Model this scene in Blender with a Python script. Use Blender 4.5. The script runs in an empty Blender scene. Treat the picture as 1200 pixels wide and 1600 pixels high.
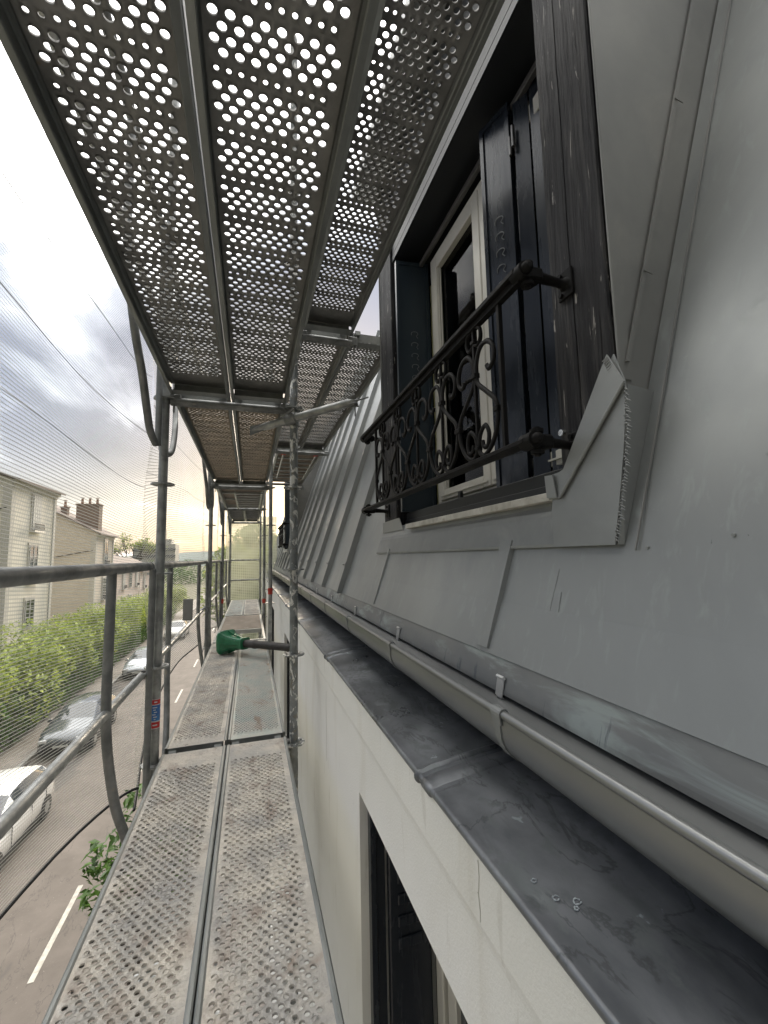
import bpy, math, random
from mathutils import Vector, Matrix, noise
random.seed(7)
sc = bpy.context.scene
COL = sc.collection
PI = math.pi
# ------------------------------------------------------------------ camera
cam = bpy.data.cameras.new('camera'); camo = bpy.data.objects.new('camera', cam); COL.objects.link(camo)
cam.sensor_fit = 'HORIZONTAL'; cam.sensor_width = 36.0; cam.lens = 36.0 * 660 / 1200
cam.clip_start = 0.02; cam.clip_end = 3000
_f = 660.0; _vx, _vy, _a = 390.6, 873.1, -0.022
_d = Vector((_vx - 600, -(_vy - 800), -_f)).normalized()
_u = Vector((_a, 1, -(_d.x * _a + _d.y) / _d.z)).normalized()
_r = _d.cross(_u)
camo.matrix_world = Matrix((_r, _d, _u)).to_4x4()
sc.camera = camo
sc.render.resolution_x = 768; sc.render.resolution_y = 1024
# ------------------------------------------------------------------ world
SUN_EL, SUN_AZ = math.radians(14), math.radians(9)      # azimuth measured from +y towards +x
w = bpy.data.worlds.new('World'); sc.world = w; w.use_nodes = True
nt = w.node_tree; N = nt.nodes; Lk = nt.links; N.clear()
def nn(t, **k):
    n = N.new(t)
    for a, b in k.items(): setattr(n, a, b)
    return n
def wmath(op, a, b=None, clamp=False):
    n = nn('ShaderNodeMath', operation=op); n.use_clamp = clamp
    for i, v in enumerate((a, b)):
        if v is None: continue
        if isinstance(v, (int, float)): n.inputs[i].default_value = v
        else: Lk.new(v, n.inputs[i])
    return n.outputs[0]
tc = nn('ShaderNodeTexCoord'); sep = nn('ShaderNodeSeparateXYZ'); Lk.new(tc.outputs['Generated'], sep.inputs[0])
X, Y, Z = sep.outputs
zz = wmath('ADD', wmath('MAXIMUM', Z, 0.0), 0.13)
cb = nn('ShaderNodeCombineXYZ'); Lk.new(wmath('DIVIDE', X, zz), cb.inputs[0]); Lk.new(wmath('DIVIDE', Y, zz), cb.inputs[1])
mp = nn('ShaderNodeMapping'); mp.inputs['Location'].default_value = (3.1, 1.75, 0.4); mp.inputs['Scale'].default_value = (0.62, 0.5, 1); Lk.new(cb.outputs[0], mp.inputs[0])
n1 = nn('ShaderNodeTexNoise'); n1.inputs['Scale'].default_value = 1.25; n1.inputs['Detail'].default_value = 9; n1.inputs['Roughness'].default_value = 0.55; n1.inputs['Distortion'].default_value = 0.4
Lk.new(mp.outputs[0], n1.inputs[0])
# brighter cloud veil high up, heavier grey bank low down
el = wmath('MULTIPLY', wmath('SUBTRACT', Z, 0.47), 0.55)
el = wmath('MINIMUM', wmath('MAXIMUM', el, -0.05), 0.22)
fac = wmath('ADD', n1.outputs[0], el)
ramp = nn('ShaderNodeValToRGB'); Lk.new(fac, ramp.inputs[0])
e = ramp.color_ramp.elements
e[0].position = 0.38; e[0].color = (.75, .85, 1.15, 1)
e[1].position = 0.65; e[1].color = (17, 16.7, 16.0, 1)
m = e.new(0.50); m.color = (1.0, 1.1, 1.45, 1)
m = e.new(0.56); m.color = (2.7, 2.85, 3.2, 1)
# warm glow low over the far end of the street
gl = wmath('MULTIPLY', wmath('POWER', wmath('MAXIMUM', Y, 0.0), 3.0), wmath('POWER', wmath('MAXIMUM', wmath('SUBTRACT', 1.0, wmath('MULTIPLY', wmath('ABSOLUTE', wmath('SUBTRACT', Z, 0.09)), 7.0)), 0.0), 1.5))
warm = nn('ShaderNodeMixRGB'); warm.blend_type = 'MIX'; warm.inputs[2].default_value = (4.4, 4.2, 3.6, 1)
Lk.new(wmath('MULTIPLY', gl, wmath('MULTIPLY', n1.outputs[0], 1.0)), warm.inputs[0]); Lk.new(ramp.outputs[0], warm.inputs[1])
sky = nn('ShaderNodeTexSky'); sky.sky_type = 'NISHITA'; sky.sun_disc = False; sky.sun_elevation = SUN_EL; sky.sun_rotation = SUN_AZ; sky.air_density = 1.2; sky.dust_density = 2.0
mx = nn('ShaderNodeMixRGB'); mx.inputs[0].default_value = 0.9; Lk.new(sky.outputs[0], mx.inputs[1]); Lk.new(warm.outputs[0], mx.inputs[2])
# unseen sky behind the camera dimmed on purpose, to darken faces turned that way
back = nn('ShaderNodeMapRange'); back.interpolation_type = 'SMOOTHSTEP'; Lk.new(Y, back.inputs[0]); back.inputs[1].default_value = -0.75; back.inputs[2].default_value = 0.35; back.inputs[3].default_value = 0.30; back.inputs[4].default_value = 1.0
bk = nn('ShaderNodeVectorMath', operation='SCALE'); Lk.new(mx.outputs[0], bk.inputs[0]); Lk.new(back.outputs[0], bk.inputs['Scale'])
bg = nn('ShaderNodeBackground'); bg.inputs[1].default_value = 0.10; Lk.new(bk.outputs[0], bg.inputs[0])
wo = nn('ShaderNodeOutputWorld'); Lk.new(bg.outputs[0], wo.inputs[0])
# ------------------------------------------------------------------ sun
sl = bpy.data.lights.new('sun', 'SUN'); sl.energy = 1.2; sl.angle = math.radians(12); sl.color = (1.0, 0.86, 0.68)
so = bpy.data.objects.new('sun', sl); COL.objects.link(so)
sdir = Vector((math.sin(SUN_AZ) * math.cos(SUN_EL), math.cos(SUN_AZ) * math.cos(SUN_EL), math.sin(SUN_EL)))
so.rotation_euler = sdir.to_track_quat('Z', 'Y').to_euler()
sc.view_settings.view_transform = 'Standard'; sc.view_settings.look = 'None'; sc.view_settings.gamma = 1; sc.view_settings.use_curve_mapping = False
sc.view_settings.exposure = 1.92
sc.render.engine = 'CYCLES'
sc.cycles.transparent_max_bounces = 24; sc.cycles.max_bounces = 8

# ================================================================== materials
MATS = {}
def mat(name, c1, c2=None, rough=0.5, metal=0.0, scale=6.0, detail=5, stretch=(1, 1, 1), bump=0.0, bscale=None, bstretch=None,
        spots=None, rvar=0.0, spec=0.5, coat=0.0, pos=(0.35, 0.65), vary=False):
    """principled surface whose colour wanders between c1 and c2; spots=(colour, scale, threshold[, stretch])"""
    if name in MATS: return MATS[name]
    M = bpy.data.materials.new(name); M.use_nodes = True; MATS[name] = M
    t = M.node_tree; t.nodes.clear(); n = t.nodes; l = t.links
    out = n.new('ShaderNodeOutputMaterial'); P = n.new('ShaderNodeBsdfPrincipled'); l.new(P.outputs[0], out.inputs[0])
    P.inputs['Roughness'].default_value = rough; P.inputs['Metallic'].default_value = metal
    P.inputs['Specular IOR Level'].default_value = spec
    if coat: P.inputs['Coat Weight'].default_value = coat; P.inputs['Coat Roughness'].default_value = 0.08
    if c2 is None: c2 = tuple(v * 0.85 for v in c1)
    tc = n.new('ShaderNodeTexCoord'); base = tc.outputs['Object']
    if vary:
        oi = n.new('ShaderNodeObjectInfo'); ad = n.new('ShaderNodeVectorMath'); ad.operation = 'ADD'
        sv = n.new('ShaderNodeVectorMath'); sv.operation = 'SCALE'; cx = n.new('ShaderNodeCombineXYZ')
        l.new(oi.outputs['Random'], cx.inputs[0]); l.new(oi.outputs['Random'], cx.inputs[1]); l.new(cx.outputs[0], sv.inputs[0]); sv.inputs['Scale'].default_value = 37.0
        l.new(base, ad.inputs[0]); l.new(sv.outputs[0], ad.inputs[1]); base = ad.outputs[0]
    def noi(sc_, det, st, dist=0.0):
        m = n.new('ShaderNodeMapping'); m.inputs['Scale'].default_value = st; l.new(base, m.inputs[0])
        q = n.new('ShaderNodeTexNoise'); q.inputs['Scale'].default_value = sc_; q.inputs['Detail'].default_value = det; q.inputs['Roughness'].default_value = 0.6; q.inputs['Distortion'].default_value = dist
        l.new(m.outputs[0], q.inputs[0]); return q.outputs[0]
    a = noi(scale, detail, stretch, 0.3)
    r = n.new('ShaderNodeValToRGB'); r.color_ramp.elements[0].position = pos[0]; r.color_ramp.elements[1].position = pos[1]
    r.color_ramp.elements[0].color = (*c1, 1); r.color_ramp.elements[1].color = (*c2, 1); l.new(a, r.inputs[0])
    col = r.outputs[0]; sm = None
    for s in (spots or []):
        q = noi(s[1], 6, s[3] if len(s) > 3 else (1, 1, 1), 0.6)
        rr = n.new('ShaderNodeValToRGB'); rr.color_ramp.elements[0].position = s[2]; rr.color_ramp.elements[1].position = min(1, s[2] + (s[4] if len(s) > 4 else 0.05))
        if len(s) > 5: e3 = rr.color_ramp.elements.new(min(1, s[2] + 2 * s[4])); e3.color = (0, 0, 0, 1); [setattr(x_, 'color', (s[5],) * 3 + (1,)) for x_ in [rr.color_ramp.elements[1]]]
        l.new(q, rr.inputs[0]); x = n.new('ShaderNodeMixRGB'); l.new(rr.outputs[0], x.inputs[0]); l.new(col, x.inputs[1]); x.inputs[2].default_value = (*s[0], 1); col = x.outputs[0]; sm = rr.outputs[0]
        if metal > 0.3:
            mm = n.new('ShaderNodeMath'); mm.operation = 'MULTIPLY_ADD'; l.new(rr.outputs[0], mm.inputs[0]); mm.inputs[1].default_value = -metal; mm.inputs[2].default_value = metal
            if not P.inputs['Metallic'].is_linked: l.new(mm.outputs[0], P.inputs['Metallic'])
    l.new(col, P.inputs['Base Color'])
    if rvar:
        mr = n.new('ShaderNodeMapRange'); l.new(a, mr.inputs[0]); mr.inputs[1].default_value = 0.3; mr.inputs[2].default_value = 0.7
        mr.inputs[3].default_value = rough - rvar; mr.inputs[4].default_value = rough + rvar; l.new(mr.outputs[0], P.inputs['Roughness'])
    if bump:
        b = noi(bscale or scale * 4, 6, bstretch or stretch); bn = n.new('ShaderNodeBump'); bn.inputs['Strength'].default_value = min(1, bump); bn.inputs['Distance'].default_value = 0.004 * max(1, bump)
        l.new(b, bn.inputs['Height']); l.new(bn.outputs[0], P.inputs['Normal'])
    return M
galv = mat('galvanised_steel', (.42, .425, .41), (.25, .255, .25), .48, .65, 14, bump=.25, bscale=60, rvar=.12, spots=[((.42, .42, .40), 22, .66)], vary=True)
galv_old = mat('weathered_steel', (.27, .275, .27), (.16, .165, .165), .55, .6, 9, bump=.3, bscale=50, rvar=.1, spots=[((.27, .25, .21), 12, .64)], vary=True)
galv_paint = mat('steel_splashed_with_plaster', (.30, .315, .31), (.18, .19, .19), .6, .5, 14, bump=.5, bscale=45, spots=[((.20, .19, .16), 30, .56), ((.74, .73, .69), 26, .545, (1, 1, .6), .03)])
deck_top = mat('plaster_stained_deck_steel', (.60, .55, .475), (.37, .355, .335), .8, .05, 4.5, bump=2.2, bscale=42, spots=[((.34, .29, .25), 9, .54, (1, .6, 1), .12), ((.60, .57, .52), 26, .60, (1, .6, 1), .1), ((.13, .13, .125), 40, .62, (1, 1, 1), .1)], vary=True)
deck_green = mat('greenish_deck_steel', (.33, .37, .35), (.44, .41, .37), .6, .3, 6, bump=.8, bscale=80, spots=[((.30, .24, .19), 8, .56, (1, .5, 1), .12)], vary=True)
deck_under = mat('dull_deck_steel', (.31, .305, .29), (.20, .198, .19), .6, .55, 7, bump=.3, bscale=60, spots=[((.22, .16, .10), 5, .66, (1, 1, 1), .1)], vary=True)
deck_warm_lit = mat('warm_light_deck_steel', (.33, .27, .20), (.22, .185, .14), .6, .3, 7, bump=.3, bscale=60, vary=True)  # warm light on the second-bay undersides, put into the steel's colour
deck_side = mat('deck_side_steel', (.30, .31, .30), (.18, .19, .185), .55, .6, 8, bump=.2, bscale=40, stretch=(1, .2, 1), vary=True)
zinc = mat('zinc_sheet', (.318, .329, .322), (.268, .279, .277), .44, .45, 1.5, detail=9, stretch=(1, 1, .5), bump=.16, bscale=2.4, rvar=.06, pos=(.36, .64), spots=[((.30, .32, .318), 26, .56, (1.3, 1.3, .08), .16), ((.235, .25, .256), 2.4, .54, (1, 1, .6), .25), ((.335, .345, .34), 9, .70, (.6, .6, 1.2), .08), ((.16, .17, .175), 40, .74, (1, 1, 1), .02)])
zinc2 = mat('soldered_zinc', (.30, .31, .305), (.25, .26, .258), .5, .4, 5, bump=.15, bscale=20, spots=[((.33, .335, .33), 4, .62, (1, 1, 1), .15)])
zinc_warm = mat('dull_zinc', (.275, .275, .262), (.225, .228, .222), .5, .4, 4, bump=.1, bscale=12, spots=[((.29, .285, .27), 3, .6, (1, 1, 1), .15)])
zinc_apron = mat('streaked_zinc', (.27, .275, .265), (.20, .208, .21), .46, .4, 5, stretch=(1, .5, 1), bump=.12, bscale=30, bstretch=(1, .3, 1), spots=[((.33, .37, .36), 7, .54, (1, .4, 1.6), .10), ((.13, .145, .16), 11, .62, (.6, 1.4, .3), .06)])
gutter_m = mat('gutter_zinc', (.33, .335, .33), (.27, .276, .276), .34, .75, 3, stretch=(1, .25, 1), bump=.05, bscale=8, rvar=.05)
cornice_m = mat('wet_dark_zinc', (.115, .123, .134), (.23, .24, .255), .36, .5, 4.5, detail=10, stretch=(1, .7, 1), bump=.12, bscale=9, rvar=.12, pos=(.38, .62), spots=[((.06, .067, .07), 6, .53, (1, .6, 1), .12), ((.055, .06, .062), 9, .47, (1, .5, 1), .02, .6), ((.16, .175, .18), 30, .55, (1, .5, 1), .1), ((.34, .38, .40), 16, .67, (1, .7, 1), .03)])
plaster = mat('cream_render', (.85, .84, .795), (.80, .79, .74), .88, 0, 1.3, detail=7, bump=.35, bscale=160, spots=[((.70, .675, .60), 2.6, .55, (1, 1.6, .35), .25), ((.62, .60, .54), 11, .62, (1, 1.4, .2), .12), ((.50, .48, .42), 60, .72, (1, 1, 1), .05)])
reveal_m = mat('beige_reveal', (.44, .40, .34), (.40, .365, .31), .8, 0, 3, bump=.2, bscale=80)
navy = mat('dark_navy_paint', (.012, .016, .024), (.018, .023, .031), .26, 0, 5, stretch=(3, 3, .5), bump=.12, bscale=22, spec=.45, rvar=.08)
navy2 = mat('navy_shutter_board', (.022, .034, .046), (.03, .042, .052), .33, 0, 3, stretch=(3, 3, .4), bump=.1, bscale=30)
black_m = mat('dark_soffit_paint', (.010, .012, .014), (.014, .016, .018), .5, 0, 3)
wood = mat('weathered_black_wood', (.034, .034, .037), (.016, .016, .019), .62, 0, 7, stretch=(6, 6, .5), bump=2.6, bscale=9, bstretch=(7, 7, .45), spec=.2, spots=[((.062, .06, .06), 6, .54, (5, 5, .4), .12), ((.40, .38, .36), 15, .645, (4, 5, .45), .03), ((.004, .004, .005), 7, .62, (7, 7, .16), .03)])
rawwood = mat('bare_split_wood', (.33, .23, .14), (.16, .12, .08), .8, 0, 30, stretch=(3, 3, .4), bump=1, bscale=30, bstretch=(5, 5, .4))
iron = mat('black_wrought_iron', (.008, .008, .008), (.014, .013, .013), .55, 0, 20, bump=.35, bscale=70, spec=.12)
white_f = mat('off_white_frame', (.56, .54, .49), (.50, .485, .44), .4, 0, 4)
stone = mat('pale_sill_stone', (.62, .60, .55), (.42, .40, .35), .8, 0, 14, bump=.5, bscale=60, spots=[((.36, .32, .25), 20, .6, (1, 1, 1), .1)])
asphalt = mat('asphalt', (.105, .09, .077), (.14, .12, .104), .9, 0, 1.2, detail=10, bump=.4, bscale=30, spots=[((.085, .077, .07), .5, .56, (1, .3, 1), .04), ((.06, .055, .05), 1.3, .498, (1, .35, 1), .006, .7), ((.22, .20, .18), 25, .66, (1, 1, 1), .06)])
paving = mat('pavement_asphalt', (.22, .20, .18), (.27, .24, .215), .9, 0, 2)
earth = mat('garden_ground', (.09, .10, .05), (.13, .11, .07), .95, 0, 3)
paint_w = mat('road_paint', (.50, .48, .42), (.34, .32, .28), .8, 0, 8)
leaf_m = None
def leafmat(name, c1, c2):
    M = bpy.data.materials.new(name); M.use_nodes = True; t = M.node_tree; t.nodes.clear(); n = t.nodes; l = t.links
    out = n.new('ShaderNodeOutputMaterial'); g = n.new('ShaderNodeNewGeometry'); r = n.new('ShaderNodeValToRGB')
    r.color_ramp.elements[0].color = (*c1, 1); r.color_ramp.elements[1].color = (*c2, 1); l.new(g.outputs['Random Per Island'], r.inputs[0])
    d = n.new('ShaderNodeBsdfDiffuse'); tr = n.new('ShaderNodeBsdfTranslucent'); gl = n.new('ShaderNodeBsdfGlossy'); gl.inputs['Roughness'].default_value = .4
    l.new(r.outputs[0], d.inputs[0]); l.new(r.outputs[0], tr.inputs[0]); m = n.new('ShaderNodeMixShader'); m.inputs[0].default_value = .4
    l.new(d.outputs[0], m.inputs[1]); l.new(tr.outputs[0], m.inputs[2]); m2 = n.new('ShaderNodeMixShader'); m2.inputs[0].default_value = .05
    l.new(m.outputs[0], m2.inputs[1]); l.new(gl.outputs[0], m2.inputs[2]); l.new(m2.outputs[0], out.inputs[0]); return M
leaf_a = leafmat('lime_leaves', (.10, .16, .025), (.42, .48, .09))
leaf_b = leafmat('dark_leaves', (.035, .08, .015), (.13, .24, .04))
bark = mat('bark', (.10, .085, .07), (.06, .05, .04), .9, 0, 12, bump=1)
def glassmat(name, tint, alpha):
    M = bpy.data.materials.new(name); M.use_nodes = True; t = M.node_tree; t.nodes.clear(); n = t.nodes; l = t.links
    out = n.new('ShaderNodeOutputMaterial'); gl = n.new('ShaderNodeBsdfGlossy'); gl.inputs['Roughness'].default_value = .02; gl.inputs[0].default_value = (.38, .38, .38, 1)
    tr = n.new('ShaderNodeBsdfTransparent'); tr.inputs[0].default_value = (*tint, 1); fr = n.new('ShaderNodeFresnel'); fr.inputs[0].default_value = 1.5
    m = n.new('ShaderNodeMixShader'); l.new(fr.outputs[0], m.inputs[0]); l.new(tr.outputs[0], m.inputs[1]); l.new(gl.outputs[0], m.inputs[2]); l.new(m.outputs[0], out.inputs[0]); return M
glass = glassmat('window_glass', (.75, .78, .72), 1)
darkglass = mat('dark_window_glass', (.035, .042, .05), (.05, .058, .065), .08, 0, 1, spec=.8)
curtain = mat('olive_curtain', (.75, .72, .38), (.6, .57, .30), .9, 0, 4, stretch=(1, 6, .2))
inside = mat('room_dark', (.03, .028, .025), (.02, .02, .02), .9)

# netting: see-through weave whose threads follow the sheet's own UV map
def netmat(name, pu, pv, wv, wu, veil, colr):
    M = bpy.data.materials.new(name); M.use_nodes = True; t = M.node_tree; t.nodes.clear(); n = t.nodes; l = t.links
    out = n.new('ShaderNodeOutputMaterial'); uv = n.new('ShaderNodeUVMap'); s = n.new('ShaderNodeSeparateXYZ'); l.new(uv.outputs[0], s.inputs[0])
    def mth(op, a, b=None, clamp=False):
        q = n.new('ShaderNodeMath'); q.operation = op; q.use_clamp = clamp
        for i, v in enumerate((a, b)):
            if v is None: continue
            if isinstance(v, (int, float)): q.inputs[i].default_value = v
            else: l.new(v, q.inputs[i])
        return q.outputs[0]
    def lines(c, pitch, wid):
        f = mth('FRACT', mth('DIVIDE', c, pitch)); a = mth('ABSOLUTE', mth('SUBTRACT', f, .5))
        return mth('MULTIPLY', mth('SUBTRACT', wid / 2 + .06, a), 1 / .12, True)
    hv = lines(s.outputs[1], pv, wv); hu = lines(s.outputs[0], pu, wu)
    ns = n.new('ShaderNodeTexNoise'); ns.inputs['Scale'].default_value = 1.6; l.new(uv.outputs[0], ns.inputs[0])
    a = mth('MAXIMUM', hv, mth('MULTIPLY', hu, .7)); a = mth('MULTIPLY', a, .80)
    a = mth('ADD', a, mth('MULTIPLY', ns.outputs[0], veil * 2), True)
    a = mth('MINIMUM', a, .93)
    d = n.new('ShaderNodeBsdfDiffuse'); d.inputs[0].default_value = (*colr, 1); tl = n.new('ShaderNodeBsdfTranslucent'); tl.inputs[0].default_value = (*colr, 1)
    m = n.new('ShaderNodeMixShader'); m.inputs[0].default_value = .45; l.new(d.outputs[0], m.inputs[1]); l.new(tl.outputs[0], m.inputs[2])
    tr = n.new('ShaderNodeBsdfTransparent'); m2 = n.new('ShaderNodeMixShader'); l.new(a, m2.inputs[0]); l.new(tr.outputs[0], m2.inputs[1]); l.new(m.outputs[0], m2.inputs[2])
    l.new(m2.outputs[0], out.inputs[0]); return M
net_m = netmat('scaffold_netting', .012, .0125, .22, .06, .035, (.66, .64, .58))
net_far = netmat('scaffold_netting_far', .02, .02, .22, .08, .12, (.72, .68, .60))
net_end = netmat('scaffold_netting_olive', .05, .04, .35, .15, .62, (.42, .43, .33))
seam_m = mat('net_seam_cord', (.40, .40, .40), None, .8)
rope_m = mat('black_cord', (.02, .02, .02), None, .8)
red_m = mat('red_plastic', (.55, .05, .03), None, .5)
green_m = mat('green_plastic', (.015, .13, .06), (.02, .17, .08), .35, 0, 8, bump=.1, spots=[((.30, .34, .28), 14, .64, (1, 1, 1), .06)])
rubber = mat('dark_grey_pipe', (.055, .05, .048), (.035, .032, .03), .6, 0, 20, bump=.4)

# ================================================================== mesh helpers
class MB:
    def __init__(s): s.v = []; s.f = []; s.m = []; s.sm = []; s.uv = {}
    def add(s, vs, fs, smooth=False, mi=0):
        o = len(s.v); s.v += [tuple(v) for v in vs]
        for f in fs: s.f.append([o + i for i in f]); s.m.append(mi); s.sm.append(smooth)
        return s
    def box(s, x0, x1, y0, y1, z0, z1, mi=0, rot=None, org=None):
        vs = [Vector((x, y, z)) for z in (z0, z1) for y in (y0, y1) for x in (x0, x1)]
        if rot: vs = [rot @ v + (org or Vector()) for v in vs]
        return s.add(vs, [(0, 2, 3, 1), (4, 5, 7, 6), (0, 1, 5, 4), (2, 6, 7, 3), (0, 4, 6, 2), (1, 3, 7, 5)], False, mi)
    def cbox(s, x0, x1, y0, y1, z0, z1, c, mi=0):
        """box with all twelve edges chamfered by c"""
        vs = []; idx = {}
        for i, x in enumerate((x0, x1)):
            for j, y in enumerate((y0, y1)):
                for k, z in enumerate((z0, z1)):
                    sx, sy, sz = (1, -1)[i] * c, (1, -1)[j] * c, (1, -1)[k] * c
                    idx[i, j, k, 0] = len(vs); vs.append((x, y + sy, z + sz))
                    idx[i, j, k, 1] = len(vs); vs.append((x + sx, y, z + sz))
                    idx[i, j, k, 2] = len(vs); vs.append((x + sx, y + sy, z))
        fs = []
        for a in (0, 1):
            q = [(0, 0), (1, 0), (1, 1), (0, 1)]
            fs.append([idx[a, p, r, 0] for p, r in q]); fs.append([idx[p, a, r, 1] for p, r in q]); fs.append([idx[p, r, a, 2] for p, r in q])
        for a in (0, 1):
            for b in (0, 1):
                fs.append([idx[a, b, 0, 0], idx[a, b, 1, 0], idx[a, b, 1, 1], idx[a, b, 0, 1]])
                fs.append([idx[a, 0, b, 0], idx[a, 1, b, 0], idx[a, 1, b, 2], idx[a, 0, b, 2]])
                fs.append([idx[0, a, b, 1], idx[1, a, b, 1], idx[1, a, b, 2], idx[0, a, b, 2]])
                for k in (0, 1): fs.append([idx[a, b, k, 0], idx[a, b, k, 1], idx[a, b, k, 2]])
        return s.add(vs, fs, False, mi)
    def tube(s, pts, r, seg=12, caps=True, mi=0, flat=None, hollow=False):
        pts = [Vector(p) for p in pts]; n = len(pts)
        if isinstance(r, (int, float)): r = [r] * n
        rings = []; prev = None
        for i, p in enumerate(pts):
            t = (pts[min(i + 1, n - 1)] - pts[max(i - 1, 0)]).normalized()
            if prev is None:
                a = Vector((0, 0, 1)) if abs(t.z) < .9 else Vector((1, 0, 0)); x = t.cross(a).normalized()
            else:
                x = (prev - t * prev.dot(t)).normalized()
            y = t.cross(x); prev = x
            fx, fy = flat or (1, 1)
            rings.append([p + (x * math.cos(q) * fx + y * math.sin(q) * fy) * r[i] for q in (2 * PI * k / seg for k in range(seg))])
        vs = [v for g in rings for v in g]; fs = []
        for i in range(n - 1):
            for k in range(seg):
                k2 = (k + 1) % seg; fs.append((i * seg + k, i * seg + k2, (i + 1) * seg + k2, (i + 1) * seg + k))
        s.add(vs, fs, True, mi)
        if caps: s.add(rings[0], [list(range(seg))[::-1]], False, mi); s.add(rings[-1], [list(range(seg))], False, mi)
        return s
    def prism(s, poly, y0, y1, mi=0, smooth=False, closed=True, caps=True, shear=0.0):
        """polygon in (x,z) pushed along y"""
        n = len(poly)
        vs = [(x, y0, z + shear * y0) for x, z in poly] + [(x, y1, z + shear * y1) for x, z in poly]
        fs = [(i, (i + 1) % n, n + (i + 1) % n, n + i) for i in range(n if closed else n - 1)]
        s.add(vs, fs, smooth, mi)
        if caps and closed: s.add(vs, [list(range(n))[::-1], list(range(n, 2 * n))], False, mi)
        return s
    def prismx(s, poly, x0, x1, mi=0):
        n = len(poly); vs = [(x0, y, z) for y, z in poly] + [(x1, y, z) for y, z in poly]
        return s.add(vs, [(i, (i + 1) % n, n + (i + 1) % n, n + i) for i in range(n)] + [list(range(n))[::-1], list(range(n, 2 * n))], False, mi)
    def slab(s, poly, thick, nrm, mi=0):
        """3-d polygon given a thickness along nrm"""
        n = len(poly); nv = Vector(nrm).normalized() * thick; a = [Vector(p) for p in poly]; b = [p + nv for p in a]
        return s.add(a + b, [(i, (i + 1) % n, n + (i + 1) % n, n + i) for i in range(n)] + [list(range(n))[::-1], list(range(n, 2 * n))], False, mi)
    def disc(s, c, r, h, seg=24, mi=0, axis='z'):
        c = Vector(c); ax = {'z': Vector((0, 0, 1)), 'y': Vector((0, 1, 0)), 'x': Vector((1, 0, 0))}[axis] * h / 2
        return s.tube([c - ax, c + ax], r, seg, True, mi)
    def build(s, name, m, parent=None, label=None):
        me = bpy.data.meshes.new(name); me.from_pydata(s.v, [], s.f)
        ms = m if isinstance(m, (list, tuple)) else [m]
        for q in ms: me.materials.append(q)
        me.polygons.foreach_set('material_index', s.m); me.polygons.foreach_set('use_smooth', s.sm); me.update()
        o = bpy.data.objects.new(name, me); COL.objects.link(o)
        if parent: o.parent = parent
        if label: o['label'] = label
        return o
def tag(o, label=None, cat=None, group=None, kind=None):
    if label: o['label'] = label
    if cat: o['category'] = cat
    if group: o['group'] = group
    if kind: o['kind'] = kind
    return o
def thing(name, label, cat, loc=(0, 0, 0), group=None, rz=0):
    o = bpy.data.objects.new(name, None); COL.objects.link(o); o.location = loc; o.rotation_euler = (0, 0, rz); o.empty_display_size = .1
    return tag(o, label, cat, group)
KIDS = {}
def copy_tree(o, loc=None, label=None, parent=None, src=None):
    c = o.copy(); COL.objects.link(c)
    if parent: c.parent = parent
    if loc is not None: c.location = loc
    if label: c['label'] = label
    for ch in [k for k in bpy.data.objects if k.parent == o]: copy_tree(ch, parent=c)
    return c
def smooth_path(pts, n=6):
    """catmull-rom through the points"""
    P = [Vector(p) for p in pts]; out = []
    for i in range(len(P) - 1):
        p0, p1, p2, p3 = P[max(i - 1, 0)], P[i], P[i + 1], P[min(i + 2, len(P) - 1)]
        for k in range(n):
            t = k / n; out.append(.5 * ((2 * p1) + (p2 - p0) * t + (2 * p0 - 5 * p1 + 4 * p2 - p3) * t * t + (3 * p1 - p0 - 3 * p2 + p3) * t ** 3))
    out.append(P[-1]); return out

GZ = -7.5                               # street level; the camera is the origin
YS = [2.63, 5.72, 8.27, 11.36]          # standards along the scaffold
XI, XO = .254, -.476                    # inner and outer row
SH = .006                               # the eaves rise slightly along the house
# ================================================================== ground
g = MB(); g.add([(-1200, -600, GZ - .16), (1200, -600, GZ - .16), (1200, 2400, GZ - .16), (-1200, 2400, GZ - .16)], [(0, 1, 2, 3)])
tag(g.build('ground', earth), kind='structure')
def strip(name, x0, x1, z, m, h=.3, y0=-20, y1=190):
    b = MB(); b.box(x0, x1, y0, y1, z - h, z); return tag(b.build(name, m), kind='structure')
strip('road', -7.9, -1.15, GZ, asphalt, .12)
strip('pavement', -1.14, .37, GZ + .12, paving, .25)
strip('pavement', -9.8, -7.92, GZ + .12, paving, .25)
kb = MB()
for x in (-1.14, -7.92):
    y = -20
    while y < 120: kb.box(x - .0 if x > -2 else x - .14, x + .14 if x > -2 else x, y, y + .985, GZ + .122, GZ + .135); y += 1.0
tag(kb.build('kerb', mat('kerb_stone', (.36, .34, .31), (.28, .27, .25), .85, 0, 4)), kind='structure')
mk = MB()
y = 4.4 - 10
while y < 110:
    mk.box(-3.74, -3.64, y, y + 2.4, GZ + .001, GZ + .005); y += 7.8
tag(mk.build('road_marking', paint_w), kind='structure')
hl = MB()
vs = []; fs = []; NN = 60
for i in range(NN):
    x = -500 + i * 1000 / (NN - 1)
    h = 7 + 9 * (.5 + .5 * math.sin(x * .012 + 1)) + 3 * noise.noise(Vector((x * .02, 0, 0)))
    vs += [(x, 560, GZ - 2), (x, 640, GZ + h + 6), (x, 900, GZ - 2)]
for i in range(NN - 1):
    fs += [(3 * i, 3 * i + 3, 3 * i + 4, 3 * i + 1), (3 * i + 1, 3 * i + 4, 3 * i + 5, 3 * i + 2)]
hl.add(vs, fs, True); tag(hl.build('hills', mat('far_hill_green', (.16, .19, .17), (.20, .23, .21), 1, 0, .02)), kind='structure')

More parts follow.
